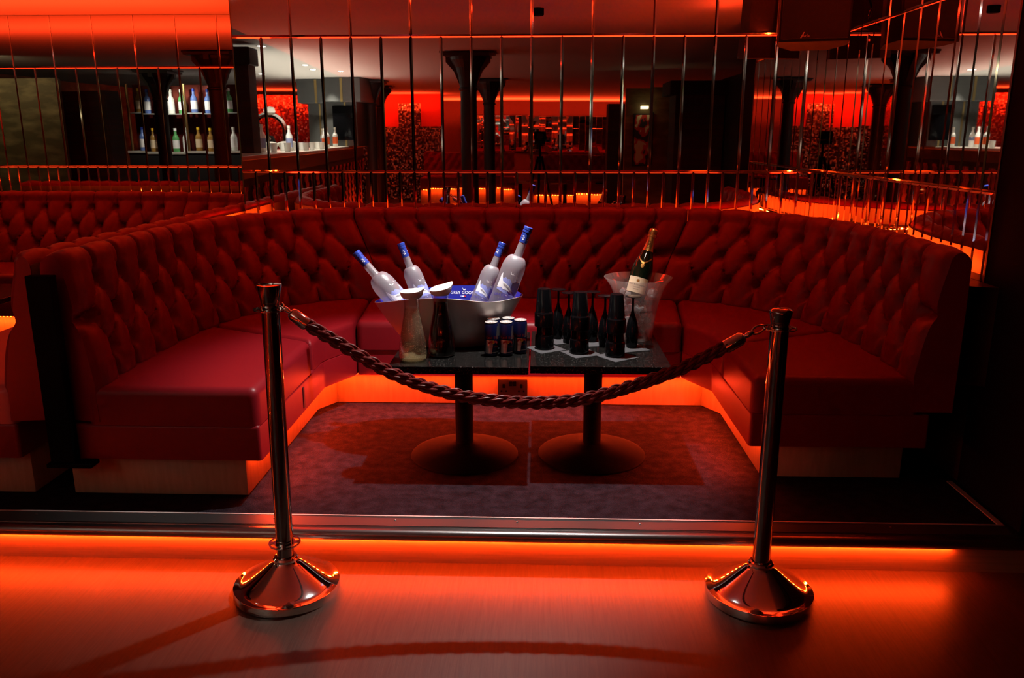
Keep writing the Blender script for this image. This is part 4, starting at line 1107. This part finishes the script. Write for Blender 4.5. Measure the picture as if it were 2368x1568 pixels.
# back bar shelves with bottles
bb = thing('back_bar_shelf', 'lit glass shelves of bottles behind the bar, seen in the far mirrors', 'shelves', (-5.45, .3, 0), (0, 0, pi))
MB().box(-.95, .95, -.02, .30, 0, 1.16).build('cupboard', black_matt, bb)
bevel(MB().box(-.97, .97, -.03, .32, 1.16, 1.195).build('counter', mat('pale bar top', (), 0), bb), .003)
MB().box(-.93, .93, .02, .22, 1.76, 1.772).build('shelf', mat('shelf glass', (.5, .52, .5), .1, spec=.7), bb)
for x in (-.9, -.45, .0, .45, .9): MB().lathe([(.02, 0), (.02, 1.0)], 12).build('brass_post', mat('aged brass', (), 0), bb, loc=(x, .0, 1.195))
MB().box(-.95, .95, .30, .32, 1.195, 2.2).build('mirror_back', mat('shelf back', (.14, .02, .018), .15, .6), bb)
kinds = [(clear_b, white_plastic, ink_white), (amber_b, ink_yellow, cream), (green_b, ink_white, ink_white), (blue_b, capblue, ink_white)]
protos = [plain_bottle('spirit_bottle', 'bottle', k[0], k[1], k[2], .36, .05) for k in kinds]
used = set(); nmk = ['clear', 'amber', 'green', 'blue-capped']
for row, z in enumerate((1.195, 1.772)):
    for j in range(10):
        k = (j*3+row*2+(j*j) % 3) % 4
        x = -.82+j*.18+random.uniform(-.02, .02)
        loc = Vector((-5.45-x, .3-.12, z+.0005))
        lb = '%s spirit bottle on the %s behind the bar' % (nmk[k], ('back counter', 'glass shelf')[row]); gr = '%s bottles on the %s' % (nmk[k], ('back counter', 'glass shelf')[row])
        if k not in used: used.add(k); p = protos[k]; p.location = loc; p['label'] = lb; p['group'] = gr
        else: dup(protos[k], loc, None, lb, gr)
# red mosaic wall behind the bar, sparkling far wall, glowing panels
slab('wall_mosaic', -7.2, -4.6, -8.05, -7.9, 0, CE-.08, mosaic)
slab('wall_mosaic_end', -4.55, -4.4, -12.9, -8.0, 0, CE-.08, mosaic)
slab('wall_front', -8, 4.6, -13.2, -13.0, 0, CE, concrete)
slab('wall_front_mosaic', -4.4, -2.2, -9.6, -9.5, 0, 1.62, mosaic_w)
slab('wall_front_mosaic_tower', -3.2, -2.65, -9.5, -9.45, 0, 2.12, mosaic_w)
slab('wall_front_panel', -4.4, -2.2, -9.9, -9.8, 1.4, CE, mat('red painted panel', (.6, .06, .04), .8))
mirror_wall('wall_front_mirror', (4.3, -12.95, .9), (-1, 0, 0), (0, 1, 0), 6.4, [(1.02, 1.95, .166, 0)], tilt=.03, bev=.004)
slab('wall_gold', -7.95, -6.05, 2.6, 2.7, 0, CE-.2, gold_wall)
slab('wall_gold_side', 1.2, 2.75, -2.6, -2.5, 0, CE-.25, gold_wall)
pier((-6.12, 2.05, .0), .9, .4, 2.0, 'broad dark brick pier opening onto the bar, seen in the far mirrors', hood=False)
pier((2.02, -1.6, 0), .62, .5, 1.92, 'broad dark brick pier under a black hood, seen in the back mirrors beside the loudspeaker')
pier((1.22, -3.9, 0), .34, .4, 1.92, 'narrow dark brick pier left of the lit poster', hood=False)
struct(MB().box(2.35, 4.4, -1.9, -.2, 0, CE-.2).build('wall_dark_alcove', black_matt))
# far booths lit from below
def far_booth(x, y, rot, label):
    t = thing('banquette_sofa', label, 'sofa', (x, y, 0), (0, 0, rot), 'distant banquettes')
    b = MB(); g = []
    for zi in range(24):
        row = []
        for xi in range(61):
            u, v = -1+2*xi/60, zi/23*.5
            a, c = u/.17+v/.25, u/.17-v/.25
            row.append((u, .32+v*.15-.03*(abs(sin(a*pi))*abs(sin(c*pi)))**.5, .56+v))
        g.append(row)
    g.append([(u_[0], .50, 1.06) for u_ in g[-1]]); g.append([(u_[0], .50, .3) for u_ in g[0]])
    b.grid(g); b.build('backrest', leather_far, t, smooth=True)
    me = rounded_prism([(-1, -.3), (1, -.3), (1, .34), (-1, .34)], .30, .57, .04, 3); me.materials.append(leather_far); link('seat_cushion', me, t)
    MB().box(-1, 1, -.22, .45, 0, .30).build('plinth', plinth_mat, t)
    return t
fb = far_booth(.9, -7.2, pi, 'distant red banquette glowing underneath, seen low in the back mirrors')
for x, y in ((-1.6, -9.0), (1.2, -9.6), (3.3, -8.4)): dup(fb, (x, y, 0), (0, 0, pi), 'distant red banquette glowing underneath, seen low in the back mirrors')
for (x, y) in ((.9, -7.2), (-1.6, -9.0), (1.2, -9.6), (3.3, -8.4)):
    led_strip('led_strip', [(x-.95, y+.245, .295), (x+.95, y+.245, .295)], 'red LED strip under a distant banquette seat', face=(0, .2, -1), pitch=.05, size=.016, m=led_m, group='LED strips under the distant banquettes')
ft = thing('lounge_table', 'distant black pedestal table among the red banquettes', 'table', (-.35, -6.1, 0), group='distant pedestal tables')
bevel(MB().box(-.3, .3, -.3, .3, .56, .59).build('table_top', black_plastic, ft), .003)
MB().lathe([(.22, 0), (.2, .02), (.04, .05), (.035, .56)], 24).build('pedestal', black_metal, ft, smooth=True)
for x, y in ((.5, -6.3), (1.3, -6.2), (-1.4, -7.9), (1.0, -8.5), (3.2, -7.3)): dup(ft, (x, y, 0))
# lit poster in a frame
po = thing('lit_poster', 'narrow framed poster under a small picture light, seen in the back mirrors', 'poster', (1.45, -2.46, 1.38))
bevel(MB().box(-.14, .14, -.03, 0, -.36, .36).build('frame', black_matt, po), .004)
def blot():
    m = mat('poster print', (.02, .02, .025), .6)
    nt = m.node_tree; bs = nt.nodes['Principled BSDF']; tc = nt.nodes.new('ShaderNodeTexCoord'); mp = nt.nodes.new('ShaderNodeMapping'); mp.inputs['Scale'].default_value = (7, 7, 5)
    nz = nt.nodes.new('ShaderNodeTexNoise'); nz.inputs['Scale'].default_value = 1.4; nz.inputs['Detail'].default_value = 1
    rp = nt.nodes.new('ShaderNodeValToRGB'); rp.color_ramp.interpolation = 'CONSTANT'
    rp.color_ramp.elements[0].color = (.02, .03, .04, 1); rp.color_ramp.elements[1].position = .46; rp.color_ramp.elements[1].color = (.5, .03, .02, 1)
    e = rp.color_ramp.elements.new(.56); e.color = (.7, .68, .4, 1)
    nt.links.new(tc.outputs['Object'], mp.inputs[0]); nt.links.new(mp.outputs[0], nz.inputs['Vector']); nt.links.new(nz.outputs['Fac'], rp.inputs['Fac']); nt.links.new(rp.outputs[0], bs.inputs['Base Color'])
    return m
MB().box(-.12, .12, 0, .006, -.34, .34).build('print', blot(), po)
pl_ = MB().box(-.05, .05, .02, .12, .42, .46).build('picture_light', mat('lamp glow', (1, .9, .5), .5, emit=(1, .85, .45), estr=3), po)
# bartender bending over the bar
def skin_figure(name, parent, joints, edges, m, root=0, lv=2):
    me = bpy.data.meshes.new(name); me.from_pydata([j[:3] for j in joints], edges, []); me.materials.append(m)
    o = bpy.data.objects.new(name, me); COL.objects.link(o); o.parent = parent
    sk = o.modifiers.new('skin', 'SKIN')
    for i, j in enumerate(joints):
        s = me.skin_vertices[0].data[i]; s.radius = (j[3], j[4] if len(j) > 4 else j[3]); s.use_root = (i == root)
    sk.use_smooth_shade = True
    sb_ = o.modifiers.new('sub', 'SUBSURF'); sb_.levels = lv; sb_.render_levels = lv
    return o
pn = thing('person', 'bartender in a black t-shirt bending over the bar, seen in the back mirrors', 'person', on_bar(5.35, -.80, 0), (0, 0, bang+pi/2))
# local +Y looks across the bar
skin = mat('skin', (.45, .25, .17), .55); shirt = mat('black t-shirt', (.012, .012, .013), .85); trous = mat('black trousers', (.010, .010, .012), .85); hair = mat('dark hair', (.015, .010, .008), .7)
J = [(0, -.12, .95, .13, .10), (0, -.06, 1.10, .13, .10), (0, .08, 1.28, .15, .10), (0, .20, 1.38, .10, .08), (0, .27, 1.43, .045), (0, .34, 1.46, .07), (0, .37, 1.53, .085), (0, .38, 1.60, .055),
     (.17, .17, 1.38, .055), (.24, .22, 1.18, .042), (.14, .42, 1.16, .034), (.10, .50, 1.20, .028),
     (-.17, .17, 1.38, .055), (-.24, .22, 1.18, .042), (-.14, .42, 1.16, .034), (-.10, .50, 1.20, .028),
     (.10, -.10, .86, .09), (.11, -.02, .48, .062), (.11, -.08, .08, .042), (.11, .08, .04, .035),
     (-.10, -.10, .86, .09), (-.11, -.02, .48, .062), (-.11, -.08, .08, .042), (-.11, .08, .04, .035)]
E_ = [(0, 1), (1, 2), (2, 3), (3, 4), (4, 5), (5, 6), (6, 7), (3, 8), (8, 9), (9, 10), (10, 11), (3, 12), (12, 13), (13, 14), (14, 15), (0, 16), (16, 17), (17, 18), (18, 19), (0, 20), (20, 21), (21, 22), (22, 23)]
body = skin_figure('body', pn, J, E_, skin)
skin_figure('t_shirt', pn, [(0, -.12, .96, .145, .115), (0, -.06, 1.10, .145, .115), (0, .08, 1.28, .165, .115), (0, .20, 1.375, .118, .095), (.17, .17, 1.385, .068), (.215, .20, 1.26, .06), (-.17, .17, 1.385, .068), (-.215, .20, 1.26, .06)], [(0, 1), (1, 2), (2, 3), (3, 4), (4, 5), (3, 6), (6, 7)], shirt)
skin_figure('trousers', pn, [(0, -.12, .97, .138, .108), (.10, -.10, .86, .10), (.11, -.02, .48, .075), (.11, -.08, .10, .062), (-.10, -.10, .86, .10), (-.11, -.02, .48, .075), (-.11, -.08, .10, .062)], [(0, 1), (1, 2), (2, 3), (0, 4), (4, 5), (5, 6)], trous)
MB().lathe([(.02, -.06), (.088, -.02), (.098, .03), (.085, .075), (.04, .10), (.005, .105)], 20).build('hair', hair, pn, smooth=True, loc=(0, .365, 1.545))
# the photographer's tripod
tp = thing('camera_tripod', 'black camera tripod, faintly seen in the back mirrors', 'tripod', (0, -.16, 0))
for a in (.5, .5+2.09, .5+4.19): MB().tube([(.02*cos(a), .02*sin(a), 1.2), (.36*cos(a), .36*sin(a), .005)], [.016, .011], 10).build('leg', black_metal, tp, smooth=True)
MB().tube([(0, 0, .85), (0, 0, 1.34)], .014, 12).build('centre_column', black_metal, tp, smooth=True)
bevel(MB().box(-.06, .06, -.04, .05, 1.34, 1.385).build('head', black_metal, tp), .006)
cb = bevel(MB().box(-.07, .07, -.03, .035, 1.387, 1.48).build('camera_body', black_metal, tp), .012)
MB().lathe([(.034, 0), (.036, .05), (.038, .08)], 28).build('lens', black_plastic, cb, loc=(0, .035, 1.43), rot=(-pi/2, 0, 0), smooth=True)
# ceiling downlights over the bar
dlm = mat('downlight glow', (1, 1, 1), .5, emit=(1, .95, .85), estr=18)
d0 = None
for i, (x, y) in enumerate([(-3.06, -1.62), (-3.15, -2.33), (-2.92, -2.9), (-3.6, -1.0), (-4.2, -3.3), (-4.6, .9), (-4.9, -.6), (-2.1, 3.6), (-2.9, .6)]):
    lb = 'small white recessed downlight in the ceiling over the bar'
    if d0 is None:
        d0 = thing('downlight', lb, 'downlight', (x, y, CE), group='recessed downlights')
        MB().lathe([(.050, -.002), (.050, 0)], 24).build('trim_ring', alu_dark, d0)
        MB().lathe([(.036, -.0035), (.036, -.0005)], 24).build('lamp', dlm, d0)
    else: dup(d0, (x, y, CE))
d1 = thing('ceiling_spot', 'small black ceiling spotlight above the tables', 'spotlight', (-.03, 3.10, CE))
MB().lathe([(.04, -.05), (.045, -.045), (.045, -.001)], 24).build('housing', black_metal, d1, smooth=True)

# ------------------------------------------------------------------ lamps
def area(name, loc, rot, sx, sy, power, color, spread=None):
    l = bpy.data.lights.new(name, 'AREA'); l.shape = 'RECTANGLE'; l.size = sx; l.size_y = sy; l.energy = power; l.color = color
    if spread: l.spread = radians(spread)
    o = bpy.data.objects.new(name, l); COL.objects.link(o); o.location = loc; o.rotation_euler = rot; return o
def spot(name, loc, tgt, power, color, ang, blend, rad=.03):
    l = bpy.data.lights.new(name, 'SPOT'); l.energy = power; l.color = color; l.spot_size = radians(ang); l.spot_blend = blend; l.shadow_soft_size = rad
    o = bpy.data.objects.new(name, l); COL.objects.link(o); o.location = loc
    o.rotation_euler = (Vector(tgt)-Vector(loc)).to_track_quat('-Z', 'Y').to_euler(); return o
RED = (1, .042, .009)
UP = (pi, 0, 0)
# coves and one added fill shining up at the ceiling
area('cove_left', (-3.9, 5.9, 1.75), UP, 3.8, .08, 55, RED)
area('cove_back', (-.05, 4.50, 2.0), UP, 3.0, .06, 12, RED)
area('ceiling_fill', (-.1, 2.6, 1.62), UP, 3.2, .3, 3.2, RED)  # not a cove: added red fill floating in mid-air to tint the ceiling
area('cove_right', (1.30, 3.5, 2.1), UP, .06, .8, 4, RED)
area('cove_far', (0, -12.0, 1.62), UP, 8, .1, 600, RED)
area('cove_far_side', (-3.4, -9.2, 1.95), UP, 2.2, .1, 60, RED)
area('cove_mosaic', (-5.9, -7.5, 2.0), UP, 2.4, .1, 50, RED)
area('panel_wash', (-3.3, -9.2, 2.25), (radians(-60), 0, 0), 2.0, .1, 22, RED)
area('mosaic_wash', (-5.7, -7.3, 2.25), (radians(-70), 0, 0), 2.0, .1, 30, RED)
# the strips under the seat edges, thrown out over the carpet
def aimed(name, p, d, sx, sy, w, c, spread):
    o = area(name, p, (0, 0, 0), sx, sy, w, c, spread); d = Vector(d).normalized()
    x = Vector((-d.y, d.x, 0)).normalized(); y = (-d).cross(x)
    o.rotation_euler = Matrix((x, y, -d)).transposed().to_euler()
aimed('seat_glow', (-1.02, 3.25, .292), (1, 0, -.75), .95, .02, 15, (1, .04, .010), 140)
aimed('seat_glow', (.82, 3.35, .292), (-1, 0, -.75), .75, .02, 13, (1, .04, .010), 140)
aimed('seat_glow', (-.1, 3.82, .292), (0, -1, -.75), 1.7, .02, 20, (1, .04, .010), 140)
# added red fill washing the booth from the ceiling, no fixtures
area('red_wash', (-.05, 4.60, CE-.02), (0, 0, 0), 2.8, .2, 9.5, (1, .02, .004))
area('red_wash_side', (1.46, 4.1, CE-.02), (0, 0, 0), .2, 1.0, 2.2, (1, .02, .004))
area('red_wash_near', (-1.72, 4.2, CE-.02), (0, 0, 0), .2, 1.0, 6, (1, .02, .004))
# white spot over the tables
spot('white_spot', (-.03, 3.10, CE-.055), (-.40, 3.02, .2), 345, (1, .96, .92), 66, .5, .022)
spot('warm_spot', (.25, 2.55, CE-.05), (.45, 3.40, .95), 22, (1, .8, .5), 26, .8, .02)
# bar lights
area('bar_bounce_fill', (-3.4, -1.9, 1.75), UP, 1.6, 4.5, 42, (1, .95, .82))  # added unseen uplight, stands in for downlight bouncing off the bar top
for i, (x, y) in enumerate([(-3.06, -1.62), (-3.15, -2.9), (-3.0, -.4), (-3.4, -4.0)]):
    spot('bar_spot', (x, y, CE-.02), (x, y, 0), 130, (1, .95, .82), 70, .6, .03)
spot('back_bar_light', (-5.45, .75, 2.28), (-5.45, .1, 1.3), 50, (1, .95, .8), 110, .6, .04)
area('gold_wash', (-6.9, 3.6, 2.2), (radians(-50), 0, 0), 1.2, .1, 5, (1, .85, .5))

w = bpy.data.worlds.new('world'); scene.world = w; w.use_nodes = True
w.node_tree.nodes['Background'].inputs[0].default_value = (.004, .001, .001, 1); w.node_tree.nodes['Background'].inputs[1].default_value = 1
scene.view_settings.view_transform = 'Standard'; scene.view_settings.look = 'None'; scene.view_settings.exposure = -.18
scene.cycles.max_bounces = 10; scene.cycles.glossy_bounces = 5; scene.cycles.transmission_bounces = 8; scene.cycles.transparent_max_bounces = 14
scene.cycles.diffuse_bounces = 3; scene.cycles.sample_clamp_indirect = 6; scene.cycles.caustics_refractive = False; scene.cycles.caustics_reflective = False
scene.cycles.use_denoising = True; scene.cycles.use_adaptive_sampling = True; scene.cycles.adaptive_threshold = .05; scene.cycles.adaptive_min_samples = 16
